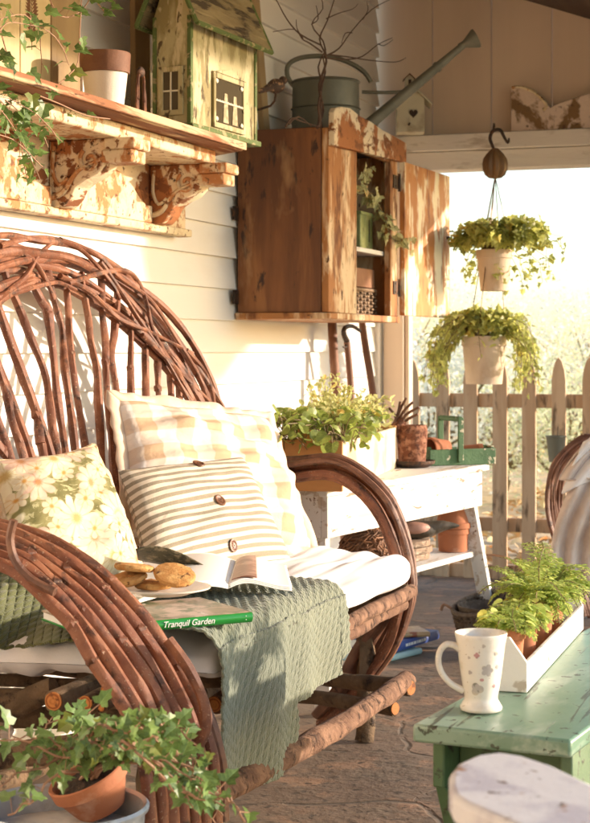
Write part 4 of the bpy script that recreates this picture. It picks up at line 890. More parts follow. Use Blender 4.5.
for x, y in tips:
    b = cf(rnd.uniform(.2, LL * .95), rnd.uniform(.03, DW * .9), CH * .8); d_ = (b - CP).dot(FW); e = DD(x, y, d_); P_ = [b, b.lerp(e, .5) + rv(.01), e]; ms.tube(P_, [.0015, .001, .0006], n=4)
    for i in range(60):
        t = rnd.uniform(.25, 1); q = b.lerp(e, t); o_ = rv(.010 * (1.5 - t)); ml.leaf(q + o_, rv() + V3((0, 0, .4)), rv(), rnd.uniform(.009, .018), 'oval')
for i in range(700):
    b = cf(rnd.uniform(.12, LL), rnd.uniform(.0, DW), CH + rnd.uniform(-.01, .09)); ml.leaf(b, rv() + V3((0, 0, .2)), rv() + V3((0, 0, 1)), rnd.uniform(.014, .03), 'oval')
ms.build('stems', 'stem', hb); ml.build('leaves', 'herbs', hb, smooth=False)
# wire hand rake / glove of brown fingers behind the crate
hk = thing('hand_rake', 'rusty brown hand rake with splayed tines behind the planter crate', 'rake', DD(400, 425, 5.45)); mb = MB()
mb.tube([DD(388, 440, 5.45), DD(395, 430, 5.45), DD(403, 420, 5.45)], [.012, .022, .016], n=10)
mb.build('palm', 'rustpot', hk)
for x1, y1, x2, y2 in ((396, 420, 400, 402), (398, 418, 406, 398), (401, 418, 413, 402), (403, 420, 419, 407), (404, 423, 418, 414), (394, 424, 389, 408)):
    mb = MB(); mb.tube([DD(x1 - 3, y1 + 6, 5.45), DD(x1 + 2, (y1 + y2) / 2 + 2, 5.44), DD(x2, y2, 5.42)], [.006, .005, .004], n=6); mb.build('tine', 'willowdark', hk)
# pitted clay jar in its black saucer
q = on(412, 467); r_ = 16.5 * 5.55 / FPX
jr = thing('clay_jar', 'tall pitted rust coloured clay jar on a black saucer', 'jar', q); mb = MB()
mb.lathe([(.001, .016), (r_ * .80, .016), (r_ * .86, .05), (r_ * .90, .09), (r_ * .93, .122), (r_ * .86, .135), (r_ * .75, .133), (r_ * .72, .1), (.001, .1)], q, 28)
mb.build('jar_body', 'rustpot', jr); mb = MB(); mb.lathe([(.001, 0), (r_ * .95, 0), (r_ * 1.35, .012), (r_ * 1.38, .022), (r_ * 1.3, .02), (r_ * .9, .010), (.001, .010)], q, 28); mb.build('saucer', 'iron', jr)
# green trug
tA, tB = on(430, 466), on(496, 464)
e1 = (tB - tA); TL_ = e1.length; e1.normalize(); e2 = V3((-e1.y, e1.x, 0)); TW = .13
def tf(u, v, z): return tA + e1 * u + e2 * v + V3((0, 0, z))
tr = thing('green_trug', 'flaking green wooden trug with an upright handle on the potting bench', 'trug', tA)
for v in (0, TW - .012):
    m_ = MB(); m_.hexa([tf(u, vv, z) for z in (0, .052) for u, vv in ((0, v), (TL_, v), (TL_, v + .012), (0, v + .012))]); m_.build('side', 'trugg', tr, bevel=.002)
for u in (0.0, TL_ - .012):
    m_ = MB(); m_.hexa([tf(uu, vv, z) for z in (.001, .06) for uu, vv in ((u, .0125), (u + .012, .0125), (u + .012, TW - .0125), (u, TW - .0125))]); m_.build('end', 'trugg', tr, bevel=.002)
m_ = MB(); m_.hexa([tf(u, v, z) for z in (.001, .01) for u, v in ((.0125, .0125), (TL_ - .0125, .0125), (TL_ - .0125, TW - .0125), (.0125, TW - .0125))]); m_.build('bottom', 'trugg', tr)
for v in (-.008, TW + .001):
    m_ = MB(); m_.hexa([tf(TL_ * .45 + a, v + b, z) for z in (.01, .155) for a, b in ((-.010, 0), (.010, 0), (.010, .007), (-.010, .007))]); m_.build('handle_upright', 'trugg', tr, bevel=.002)
m_ = MB(); m_.tube([tf(TL_ * .45, -.004, .15), tf(TL_ * .45, TW + .004, .15)], .009, n=10, smooth=0); m_.build('handle_bar', 'trugg', tr)
def tpot(c, r, h, label, axis=None, group=None, rim=.24, name='terracotta_pot', taper=.68):
    mb = MB(); mb.lathe(potprof(r, h, rim, taper=taper), c, 28, axis); return mb.build(name, 'pot', origin=c, label=label, cat='pot', group=group)
tc_ = tf(TL_ * .33, TW * .45, .055); tpot(tc_ + RT * .012 - FW * 0, .036, .075, 'terracotta pot lying on its side in the green trug', (-RT * .8 - FW * .55))
tpot(tf(TL_ * .62, TW * .5, .046), .02, .07, 'small terracotta pot lying on its side at the right end of the green trug', RT)
# lower shelf
Z2 = SHZ + .001
q = WZ(453, 551, Z2); r_ = .058
tpot(q + V3((0, 0, .001)), .056, .075, 'squat terracotta pot upside down on the lower shelf under a taller pot', (0, 0, 1), taper=.85)
mb = MB(); pr = [(r, -z + .155) for r, z in potprof(.060, .155 - .055, .2, taper=.62)]; mb.lathe([(r, z) for r, z in pr][::-1], q + V3((0, 0, .022)), 28); mb.build('terracotta_pot', 'pot', origin=q, label='taller terracotta pot upturned over the squat pot on the lower shelf', cat='pot')
q = WZ(424, 556, Z2)
sl = []
for i in range(3):
    c = q + V3((-.03, -.08, .001 + i * .021)); mb = MB(); n = 20; O = []
    for k in range(n):
        a = 2 * math.pi * k / n; rr = .075 * (1 + .18 * mnoise.noise(V3((math.cos(a) * 1.5, math.sin(a) * 1.5, i * 3)))); O.append(c + V3((rr * math.cos(a), rr * 1.2 * math.sin(a), 0)))
    mb.prism(O, (0, 0, .019)); mb.build('bark_slab', 'slice', origin=c, smooth=False, bevel=.003, label=('lowest', 'middle', 'topmost')[i] + ' rough wooden slab of the stack on the lower shelf', cat='slab', group='stacked wooden slabs')
c = q + V3((-.02, -.07, .064 + .028))
dk = thing('duck_decoy', 'dark carved duck decoy with pinkish flanks on the wooden slabs', 'decoy', c); dq = V3((0, 1, 0)).rotation_difference(V3((RT.x, RT.y, .0)).normalized())
mb = MB(); mb.blob(c, (.038, .088, .030), 3, .08, dq, 2); mb.tube([c + RT * .05 + V3((0, 0, .0)), c + RT * .10 + V3((0, 0, .012)), c + RT * .15 + V3((0, 0, .012))], [.028, .017, .003], n=10); mb.build('body', 'duck', dk)
mb = MB(); mb.blob(c + V3((.012, -.014, .008)) - RT * .005 - FW * .012, (.030, .055, .020), 2, .1, dq, 5); mb.build('flank', 'duckpink', dk)
mb = MB(); mb.blob(c - RT * .055 + V3((0, 0, .04)), (.02, .028, .022), 2, 0, dq); mb.tube([c - RT * .06 + V3((0, 0, .01)), c - RT * .058 + V3((0, 0, .04))], [.024, .018], n=10, smooth=0); mb.tube([c - RT * .075 + V3((0, 0, .037)), c - RT * .115 + V3((0, 0, .031))], [.011, .007], n=8, smooth=0); mb.build('head', 'duck', dk)
# twig ball / nest
q = WZ(368, 562, Z2); q = DD(368, 537, 4.95)
tb = MB(); rnd.seed(2); c = V3((q.x, q.y, Z2 + .075))
tb.blob(c, (.075, .09, .068), 2)
for i in range(170):
    n_ = rv().normalized(); a = n_.orthogonal().normalized(); b = n_.cross(a); ph = rnd.uniform(0, 6.28); L = rnd.uniform(.8, 2.2); P_ = []
    for k in range(7):
        t = ph + L * k / 6; u = (a * math.cos(t) + b * math.sin(t)) + n_ * rnd.uniform(-.1, .1); P_.append(c + V3((u.x * .082, u.y * .098, u.z * .074)) * rnd.uniform(.98, 1.08))
    tb.tube(P_, rnd.uniform(.0015, .003), n=4, smooth=1)
tb.build('twig_ball', 'twigball', origin=c, label='round ball of woven brown twigs on the lower shelf of the potting bench', cat='twig ball')

# ------------------------------------------------------------------ floor basket
bc = WZ(492, 652, 0); bc.z = 0.002; bc = bc - FW * .06
bk = thing('woven_basket', 'dark woven basket standing on the stone floor behind the ferns', 'basket', bc); mb = MB()
nr, nk, Hb = 20, 54, .175
for r in range(nr):
    z = .006 + r * Hb / nr; t = z / Hb; rad = .082 + .048 * t ** .7; tilt = .035 * t
    for k in range(nk):
        a = 2 * math.pi * k / nk; a2 = a + 2 * math.pi / nk; o = .0045 if (k + r) % 2 else -.0035; o2 = -o if abs(o) else 0
        def pt(aa, oo): return bc + V3(((rad + oo) * 1.0 * math.cos(aa), (rad + oo) * math.sin(aa), z + tilt * math.cos(aa - YAW - .4) * 1.0))
        mb.tube([pt(a, -.003), pt((a + a2) / 2, o + .002), pt(a2, -.003)], .0052, n=5, smooth=1, cap=False)
mb.build('weave', 'wickerdark', bk)
mb = MB(); mb.lathe([(.001, .002), (.078, .002), (.12, Hb * .93), (.117, Hb * .93), (.074, .008), (.001, .008)], bc, 40); mb.build('lining', 'wickerdark', bk)
mb = MB(); P_ = [bc + V3((.134 * math.cos(a), .134 * math.sin(a), Hb + .035 * math.cos(a - YAW - .4))) for a in [i / 30 * 2 * math.pi for i in range(31)]]
mb.tube(P_, .0085, n=8, smooth=1); mb.build('rim', 'wickerdark', bk)
mb = MB(); mb.tube([P_[16], P_[16] + V3((-.03, 0, .015)), P_[16] + V3((-.04, 0, -.005))], .005, n=6); mb.build('cane_end', 'stemp', bk); mb = MB(); mb.tube([DD(484, 555, 5.75), DD(500, 556, 5.7), DD(514, 562, 5.65), DD(523, 574, 5.6), DD(530, 590, 5.55)], .004, n=6); mb.build('handle_cane', 'stemp', bk)

# ------------------------------------------------------------------ books on the floor
def book(name, corner, u, v, L, W_, T, mc, label, spine=None, group=None, z=0, cover=None):
    """corner at the near left foot of the spine; u along the spine, v across, spine on the -v side"""
    u = V3(u).normalized(); v = V3(v).normalized(); c = V3(corner)
    def f(a, b, z_): return c + u * a + v * b + V3((0, 0, z_))
    t = thing(name, label, 'book', c, group)
    def bx(a0, a1, b0, b1, z0, z1): m_ = MB(); return m_.hexa([f(a, b, z_) for z_ in (z0, z1) for a, b in ((a0, b0), (a1, b0), (a1, b1), (a0, b1))])
    bx(0, L, 0, W_, 0, .003).build('cover', mc, t, bevel=.0008); bx(0, L, 0, W_, T - .003, T).build('cover', cover or mc, t, bevel=.0008)
    m_ = MB(); n = 8; O = [f(0, -.004 * math.sin(math.pi * i / n), .0005 + (T - .001) * i / n) for i in range(n + 1)] + [f(0, .002, T - .0005), f(0, .002, .0005)]
    m_.prism(O, u * L); sp = m_.build('spine', mc, t, ang=60)
    bx(.003, L - .003, .0025, W_ - .004, .0032, T - .0032).build('pages', 'page', t)
    return t, f, sp
ba_, bb_ = WZ(404, 661, 0), WZ(462, 642, 0)
u_ = (bb_ - ba_).normalized(); v_ = V3((-u_.y, u_.x, 0)); 
t, f, sp = book('blue_book', ba_ + V3((0, 0, .0245)) + v_ * .03, u_, v_, .30, .21, .030, 'bluebook', 'thick blue book with white spine lettering on the floor pile')
for i, (a0, a1) in enumerate(((.06, .075), (.08, .088), (.093, .11), (.115, .13), (.136, .142), (.147, .165), (.17, .178), (.184, .2))):
    m_ = MB(); m_.hexa([f(a, -.0055 + b, z_) for z_ in (.010, .019) for a, b in ((a0, 0), (a1, 0), (a1, .003), (a0, .003))]); m_.build('lettering', 'page', t)
book('pale_book', WZ(362, 669, 0) + V3((0, 0, .001)), V3((u_.x, u_.y * .65, 0)), V3((-u_.y * .65, u_.x, 0)), .33, .24, .020, 'palebook', 'pale blue book lowest in the floor pile')
ta = WZ(402, 640, .056)
book('tan_book', ta + v_ * .06, (u_ * .7 - v_ * .7), (v_ * .7 + u_ * .7), .15, .12, .016, 'tanbook', 'tan and red picture book lying on top of the blue book')

# ------------------------------------------------------------------ second twig chair with a blanket, at the right
rnd.seed(31)
ch = thing('twig_chair', 'dark twig armchair at the right edge by the fence', 'chair', DD(600, 600, 5.9))
cdk = 5.9
for k in range(6):
    o = k * 2.6; P_ = [DD(x + o, y + o * .2, cdk - .05 + k * .015) for x, y in ((584, 436), (566, 448), (553, 466), (547, 490), (548, 515), (553, 536), (560, 556), (572, 590), (580, 615))]
    mb = MB(); mb.tube([p + rv(.003) for p in P_], .0085, n=8, wob=.2); mb.build('arm_cane', 'willowdark', ch)
for k in range(4):
    P_ = [DD(x, y, cdk + .0 + k * .03) for x, y in ((584 + k, 436), (620, 440 + k * 3), (680, 470)) ]; mb = MB(); mb.tube(P_, .0085, n=8, wob=.2); mb.build('arm_cane', 'willowdark', ch)
mb = MB(); mb.beam(DD(560, 545, cdk), DD(700, 548, cdk), .05, .05); mb.build('seat_rail', 'log', ch)
mb = MB(); mb.beam(DD(565, 545, cdk + .5), DD(700, 545, cdk + .5), .05, .05); mb.build('seat_rail', 'log', ch)
for x, d in ((568, cdk), (690, cdk), (575, cdk + .45), (690, cdk + .45)):
    q = DD(x, 545, d); mb = MB(); mb.tube([q, (q.x, q.y, 0)], .025, n=10, smooth=0, wob=.2); mb.build('leg', 'log', ch)
mb = MB(); P_ = DD(640, 530, cdk + .2); mb.blob(P_, (.24, .24, .05), 3); mb.build('seat_cushion', 'canvas', ch)
def drape(fn, nu, nv, m, name, parent=None, solid=.006, **k): m_ = MB(); m_.grid(nu, nv, fn); return m_.build(name, m, parent, solid=solid, **k)
def bl(a, b):
    L_ = 552 + 28 * (1 - b) ** 1.5 + 4 * math.sin(b * 7); 
    if b < .3: L_ = 552 + (1 - b / .3) ** 1.3 * 34 + 6
    x = L_ + a * 75; y = 436 + b * 150 + (8 * math.sin(a * 3.1) if b > .9 else 0) - a * 8 * (1 - b)
    d = cdk - .07 - .06 * math.sin(min(1, b * 1.3) * math.pi) + .018 * math.sin(a * 26 + b * 5) + .008 * mnoise.noise(V3((a * 8, b * 8, 0)))
    return DD(x, y, d)
drape(bl, 90, 90, 'blanket', 'draped_blanket', origin=DD(585, 500, cdk), label='cream pink chenille blanket draped over the dark twig chair', cat='blanket')
def bl2(a, b): return DD(562 + a * 60 + 22 * (1 - b) ** 1.2, 428 + b * 52 + (1 - a) * 14 - 6 * math.sin(a * 3), cdk - .11 - .02 * math.sin(b * 6 + a * 9) - .02 * b)
drape(bl2, 50, 40, 'canvas', 'white_cloth', origin=DD(585, 450, cdk), label='white cloth folded over the arm above the pink blanket', cat='cloth')
# tin pot hung on a picket
q = WY(556, 462, FYY - .042)
tp = thing('tin_pot', 'small dark tin pot hung on a fence picket', 'pot', q); mb = MB(); r_ = .045; mb.lathe([(.001, 0), (.030, 0), (.042, .105), (.045, .107), (.045, .112), (.039, .112), (.027, .005), (.001, .005)], q, 24); mb.build('pot', 'can', tp)
mb = MB(); mb.tube([q + V3((.0, .03, .106)), q + V3((0, .038, .14)), q + V3((0, .039, .15))], .0015, n=5); mb.build('hanging_wire', 'wire', tp)
# ------------------------------------------------------------------ twig settee
rnd.seed(17)
BN = V3((1, 0, .35)); BP = V3((.10, 0, 1.25))
def onb(x, y, off=0): return WPL(x, y, BP + V3((off, 0, 0)), BN)
st = thing('twig_settee', 'bent willow twig settee with a high arched back against the white wall', 'settee', (.6, 3.4, 0))
outer = [(28, 241), (60, 244), (95, 256), (130, 278), (160, 308), (185, 345), (205, 380), (219, 412)]
inner = [(28, 280), (58, 284), (86, 297), (112, 315), (136, 340), (156, 366), (172, 392), (186, 418)]
Ow = [onb(*p) for p in outer]; Iw = [onb(*p) for p in inner]; Yc = Ow[0].y
def ext(L): d = (L[-1] - L[-2]); d = V3((0, 0, -1)) * .0 + V3((.35 * .13, .02, -.13)); return L + [L[-1] + d, L[-1] + d * 2, L[-1] + d * 3]
Ow, Iw = ext(Ow), ext(Iw)
def mir(L): return [V3((p.x, 2 * Yc - p.y, p.z)) for p in L]
OA = mir(Ow)[::-1][:-1] + Ow; IA = mir(Iw)[::-1][:-1] + Iw; NA = len(OA)
for j in range(13):
    ph = rnd.uniform(0, 6.28); sp = rnd.uniform(.7, 1.6); b0 = (j + .5) / 13; dp = (rnd.random() - .5) * .035; P_ = []
    for i in range(NA):
        t = b0 + .17 * math.sin(i * sp * .5 + ph); t = min(max(t, 0), 1.02); P_.append(OA[i].lerp(IA[i], t) + V3((dp + .012 * math.sin(i * .8 + ph * 2), 0, 0)))
    mb = MB(); r0 = rnd.uniform(.0075, .0115); mb.tube(P_, [r0 * rnd.uniform(.88, 1.1) for _ in P_], n=8, smooth=5, wob=.22); mb.build('back_arch_cane', 'willow', st)
for pp in ([(68, 284), (100, 273), (126, 271), (139, 283), (147, 305), (153, 330), (165, 352), (178, 372)], [(60, 276), (90, 292), (118, 318), (150, 332), (176, 345), (193, 353)], [(-10, 262), (14, 250), (34, 262), (48, 284), (54, 300)], [(8, 292), (26, 276), (38, 256), (52, 243)],
           [(142, 335), (165, 358), (190, 382), (222, 414)], [(100, 262), (120, 290), (138, 318), (160, 350), (182, 388), (196, 414)], [(186, 350), (202, 368), (212, 390), (215, 412)], [(-8, 300), (20, 291), (46, 284), (60, 283), (76, 290)], [(0, 246), (30, 238), (58, 240), (84, 252), (112, 284), (120, 300)], [(60, 240), (96, 254), (118, 276), (150, 300), (176, 338), (200, 378), (212, 412)]):
    mb = MB(); P_ = [onb(x, y, .028) for x, y in pp]; mb.tube(P_, [.0075 * (1 - .5 * i / len(P_)) for i in range(len(P_))], n=8, smooth=5, wob=.2); mb.build('wrapping_cane', 'willow', st)
slats = [[(10, 285), (45, 371), (57, 455)], [(31, 281), (47, 314), (65, 448)], [(51, 283), (61, 330), (75, 446)], [(67, 281), (71, 354), (85, 444)], [(83, 285), (96, 371), (102, 464)], [(102, 289), (106, 362), (114, 472)], [(117, 299), (112, 354), (117, 395)],
         [(130, 318), (131, 395)], [(144, 332), (146, 403)], [(158, 345), (159, 411)], [(170, 360), (172, 413)], [(180, 372), (178, 414)], [(190, 385), (188, 415)], [(0, 310), (37, 415), (44, 458)], [(-4, 360), (12, 415), (24, 458)], [(-12, 430), (2, 450), (14, 470)]]
for i, sl in enumerate(slats):
    P_ = [onb(x, y, .006) for x, y in sl]; a = P_[0] + (P_[0] - P_[1]).normalized() * .03; d = (P_[-1] - P_[-2]).normalized()
    if d.z > -.5: d = V3((.3, 0, -.95))
    e = P_[-1] + d * ((P_[-1].z - .43) / -d.z); Q = [a]
    for k in range(len(P_) - 1):
        for m in range(3): Q.append(P_[k].lerp(P_[k + 1], m / 3) + V3((0, rnd.uniform(-.006, .006), 0)))
    Q += [P_[-1], e]; r0 = rnd.uniform(.0085, .0108); mb = MB(); mb.tube(Q, [r0 * rnd.uniform(.85, 1.2) for _ in Q], n=8, smooth=4, wob=.25)
    if i % 2: mb.blob(Q[len(Q) // 2], (r0 * 1.35, r0 * 1.35, r0 * 1.5), 1)
    mb.build('back_slat', 'willow', st)
for k in range(6):   # the rest of the fan, left of the frame
    y = Yc - .22 - .09 * k; mb = MB(); mb.tube([V3((.14, y, 1.1 - .02 * k)), V3((.27, y - .01, .8)), V3((.38, y, .43))], .0095, n=8, wob=.2); mb.build('back_slat', 'willow', st)

# right arm: a bundle of canes bowed forward and down
Yr = 4.15
ap = [V3((.27, 4.33, .665)), V3((.40, 4.24, .682))] + [WY(x, y, Yr) for x, y in ((290, 470), (338, 468), (378, 498), (399, 543), (406, 590), (393, 640), (368, 678), (342, 708))]
ap.append(ap[-1] + V3((-.06, 0, -.05)))
for j in range(7):
    ph = j * 1.9; P_ = []
    for i, p in enumerate(ap):
        dd = (ap[min(i + 1, len(ap) - 1)] - ap[max(i - 1, 0)]).normalized(); nn = dd.cross(V3((0, 1, 0))).normalized(); sp_ = .017 + .010 * math.sin(i * .5)
        P_.append(p + nn * sp_ * math.cos(ph + i * .12) + V3((0, 1, 0)) * sp_ * 1.3 * math.sin(ph + i * .12))
    r0 = rnd.uniform(.0085, .0105); mb = MB(); mb.tube(P_, [r0 * rnd.uniform(.9, 1.1) for _ in P_], n=8, smooth=5, wob=.2); mb.build('arm_cane', 'willow' if j % 3 else 'willowdark', st)
for x0 in (0, 9, 17):
    P_ = [WY(x, y, Yr + .03 - x0 * .002) for x, y in ((404 - x0 * .2, 580), (392 - x0 * .5, 612), (374 - x0, 650), (354 - x0, 690), (332 - x0, 716))]; mb = MB(); mb.tube(P_, [.012, .015, .016, .016, .014], n=8, wob=.2); mb.build('arm_cane', 'willowdark', st)
# left arm: six canes fanned side by side
oc = [(-40, 522), (2, 524), (40, 536), (75, 556), (110, 582), (148, 625), (178, 668), (200, 715), (212, 760), (217, 830)]
ic = [(-45, 545), (-12, 558), (18, 573), (45, 597), (70, 625), (94, 660), (116, 695), (135, 730), (146, 770), (152, 830)]
for j in range(7):
    t = j / 6; Y_ = 2.47 - .12 * t; P_ = []
    for a, b in zip(oc, ic): P_.append(WY(a[0] + (b[0] - a[0]) * t + rnd.uniform(-1.2, 1.2), a[1] + (b[1] - a[1]) * t + rnd.uniform(-1.2, 1.2), Y_) + V3((0, rnd.uniform(-.003, .003), 0)))
    P_ = [V3((.30, Y_ + .03, .66 - .03 * t))] + P_
    r0 = (.0112, .0118, .0105, .0118, .011, .0118, .0105)[j]; mb = MB(); mb.tube(P_, [r0 * rnd.uniform(.9, 1.1) for _ in P_], n=10, smooth=6, wob=.22)
    for kn in range(3): mb.blob(P_[rnd.randrange(2, 8)].lerp(P_[rnd.randrange(2, 8)], 0), (r0 * 1.22, r0 * 1.22, r0 * 1.22), 1)
    mb.build('arm_cane', 'willow', st)
for pp, r, m, Y_ in (([(14, 520), (10, 540), (16, 562), (32, 580), (55, 592)], .007, 'willowdark', 2.34), ([(168, 640), (188, 668), (203, 700), (205, 728), (196, 752), (190, 775)], .0095, 'willow', 2.44),
                 ([(196, 690), (212, 730), (221, 770), (222, 820)], .012, 'willowdark', 2.50), ([(186, 690), (200, 740), (206, 790)], .010, 'willowdark', 2.52)):
    mb = MB(); mb.tube([WY(x, y, Y_) for x, y in pp], r, n=8, smooth=5, wob=.2); mb.build('arm_cane', m, st)
# seat frame
def log(a, b, r, m='log', nm='seat_rail', ends=True, parent=st, w_=.25, sag=0):
    a, b = V3(a), V3(b); N = 9; mb = MB(); mb.tube([a.lerp(b, i / N) + V3((0, 0, sag * math.sin(math.pi * i / N))) + rv(.0025) for i in range(N + 1)], r, n=14, smooth=2, wob=w_); o = mb.build(nm, m, parent)
    if ends:
        d = (b - a).normalized()
        for p, s_ in ((a, -1), (b, 1)): e = MB(); e.lathe([(.0005, 0), (r * .86, 0), (r * .84, .0025), (.0005, .003)], p + d * s_ * .0008, 18, d * s_); e.build('sawn_end', 'cut', o)
    return o
def P_at(x, y, Y_): return WY(x, y, Y_)
log((.885, 2.86, .394), (.880, 4.09, .398), .0165, 'log'); log((.862, 2.84, .360), (.862, 4.08, .366), .017, 'log')
for (x, y), r, L in (((54, 701), .0175, 1.5), ((86, 703), .0140, .5), ((128, 703), .0135, .5), ((106, 690), .009, .4), ((102, 708), .006, .3)):
    a = P_at(x, y, 2.44); log(a, a + V3((0, L, .0)), r, 'logdark', 'cross_rail')
for (x, y), (x2, y2), r, Y_ in (((-60, 735), (55, 688), .022, 2.66), ((-60, 765), (150, 738), .022, 2.58), ((-60, 720), (150, 712), .020, 2.75)): log(P_at(x, y, Y_), P_at(x2, y2, Y_), r, 'logdark', 'side_rail', False)
a = P_at(6, 732, 2.3); log(a, a + V3((-.5, .15, 0)), .013, 'logdark', 'cross_rail', False); e = MB(); e.lathe([(.0005, 0), (.0125, 0), (.0005, .004)], a + V3((.002, -.002, 0)), 16, (.9, -.4, 0)); e.build('sawn_end', 'slice', st)
for k in range(13): y = 2.68 + k * .12; log((.40, y, .385), (.86, y, .385), .012, 'logdark', 'seat_slat', False)
log((.40, 2.6, .42), (.40, 4.3, .42), .02, 'logdark', 'back_rail', False)
log((.36, 4.20, .39), (.86, 4.12, .39), .018, 'logdark', 'side_rail', False)
log((.74, 4.16, .38), (.745, 4.14, .0), .024, 'logdark', 'leg', False); log((.80, 2.72, .40), (.80, 2.72, .0), .031, 'logdark', 'leg', False)
log((.40, 4.25, .42), (.34, 4.3, .0), .028, 'logdark', 'leg', False); log((.40, 2.6, .42), (.34, 2.6, .0), .028, 'logdark', 'leg', False)
A_, B_ = WX(407, 680, .90), WX(205, 800, .95)
log(A_, B_, .023, 'log', 'front_stretcher', False, sag=-.012)
log(A_ + V3((-.5, .16, -.03)), WX(401, 690, .92) + V3((0, .08, -.01)), .020, 'logdark', 'side_stretcher'); log(A_ + V3((-.5, .10, -.07)), WX(392, 706, .90) + V3((0, .02, -.01)), .017, 'logdark', 'side_stretcher')
log((.36, 2.7, .15), (.36, 4.25, .12), .022, 'logdark', 'back_stretcher', False)
log((.42, 4.0, .2), (.80, 3.4, .36), .012, 'logdark', 'brace', False)

# ------------------------------------------------------------------ cushions
def pillow(C4, thick, m, name, label, cat='cushion', pw=.45, pinch=.05, wr=.012, seed=0, nu=46, edge=None, er=.005, back=.8, parent=None, ex_=2.6, rnd_=0):
    C4 = [V3(c) for c in C4]; cen = sum(C4, V3()) / 4; nrm = (C4[1] - C4[3]).cross(C4[0] - C4[2]).normalized()
    if nrm.dot(CP - cen) < 0 and abs(nrm.z) < .9: nrm = -nrm
    if abs(nrm.z) >= .9 and nrm.z < 0: nrm = -nrm
    def base(u, v):
        uu = u + pinch * math.sin(math.pi * v) * (.5 - u) * 2 * abs(2 * u - 1) ** 2; vv = v + pinch * math.sin(math.pi * u) * (.5 - v) * 2 * abs(2 * v - 1) ** 2
        kk = rnd_ * (max(0, 2 * u - 1) * abs(2 * v - 1)) ** 5; uu += (.5 - uu) * kk; vv += (.5 - vv) * kk * .5
        return (C4[0] * (1 - uu) + C4[1] * uu) * (1 - vv) + (C4[3] * (1 - uu) + C4[2] * uu) * vv
    def surf(u, v, sg, th):
        a = max(0, 1 - abs(2 * u - 1) ** ex_) ** pw * max(0, 1 - abs(2 * v - 1) ** ex_) ** pw; b = base(u, v)
        w_ = wr * mnoise.noise(V3((u * 5 + seed, v * 5, seed))) * a + wr * .45 * mnoise.noise(V3((u * 3 + seed, v * 16, seed))) * min(1, a * 1.3)
        return b + nrm * sg * (a * th + w_)
    t = thing(name, label, cat, cen); mb = MB(); mb.grid(nu, nu, lambda u, v: surf(u, 1 - v, 1, thick)); mb.grid(nu, nu, lambda u, v: surf(u, 1 - v, -1, thick * back) - nrm * .0008); o = mb.build('cover', m, t, ang=70)
    if edge:
        P_ = [base(k / 14, 0) for k in range(14)] + [base(1, k / 14) for k in range(14)] + [base(1 - k / 14, 1) for k in range(14)] + [base(0, 1 - k / 14) for k in range(15)]
        mb = MB(); mb.tube(P_, er, n=8, smooth=3, wob=.1); mb.build('piping', edge, t)
    return t, surf, base, nrm
t, sf, bs, nn = pillow([(.40, 2.60, .450), (.40, 4.16, .455), (.915, 4.14, .455), (.935, 2.66, .452)], .050, 'canvas', 'seat_cushion', 'long white cotton seat cushion filling the twig settee', pw=.28, pinch=.02, wr=.022, nu=80, back=.62, ex_=4, rnd_=.16)
t, sf, bs, nn = pillow([DD(116, 400, 3.95), DD(266, 418, 4.38), DD(312, 550, 4.18), DD(128, 540, 3.75)], .075, 'gingham', 'gingham_pillow', 'big pale peach gingham pillow with a ruffled edge behind the striped one', seed=3, wr=.03, pinch=.03, nu=60)
mb = MB(); N = 260   # ruffle
vs, fs = [], []
cg = bs(.5, .5)
for i in range(N + 1):
    s = i / N * 4; k = int(s) % 4; f = s - int(s)
    b = (bs(f, 0), bs(1, f), bs(1 - f, 1), bs(0, 1 - f))[k]; out = (b - cg).normalized(); wv = math.sin(i * .55 + 2.3 * math.sin(i * .13)) * .004 + .012 * mnoise.noise(V3((i * .12, 2, 5)))
    for j, (q, w_) in enumerate(((-.006, 0), (.016, .5), (.034, 1.0))): vs.append(b + out * q + nn * (wv * w_ + .004))
for i in range(N):
    for j in range(2): fs.append((i * 3 + j, i * 3 + j + 1, i * 3 + j + 4, i * 3 + j + 3))
mb.add(vs, fs); mb.build('ruffle', 'ruffle', t, solid=.004)
pillow([DD(-12, 462, 3.34), DD(94, 446, 3.6), DD(148, 578, 3.45), DD(10, 592, 3.12)], .06, 'floral', 'floral_pillow', 'olive and cream pillow printed with large chrysanthemums', seed=8, edge='piping', er=.006, wr=.016)
t, sf, bs, nn = pillow([DD(118, 470, 3.7), DD(242, 457, 4.05), DD(290, 558, 3.95), DD(150, 588, 3.45)], .055, 'stripe', 'striped_pillow', 'green and cream striped pillow with three brown buttons', seed=5, wr=.010, pinch=.035)
for u_, v_ in ((.505, .09), (.51, .49), (.515, .88)):
    c = sf(u_, v_, 1, .055); n2 = (sf(u_ + .02, v_, 1, .055) - c).cross(sf(u_, v_ + .02, 1, .055) - c).normalized(); n2 = n2 if n2.dot(CP - c) > 0 else -n2
    mb = MB(); mb.lathe([(.0005, .002), (.0085, .002), (.0115, .004), (.0142, .0037), (.0150, .0016), (.0135, 0), (.0005, 0)], c + n2 * .0005, 24, n2); b_ = mb.build('button', 'button', t)
    a1 = n2.orthogonal().normalized(); a2 = n2.cross(a1); mb = MB()
    for sx, sy in ((1, 1), (1, -1), (-1, 1), (-1, -1)): mb.lathe([(.0003, 0), (.0014, 0), (.0014, .0006), (.0003, .0006)], c + n2 * .0026 + (a1 * sx + a2 * sy) * .0027, 8, n2)
    mb.build('button_hole', 'hole', b_)

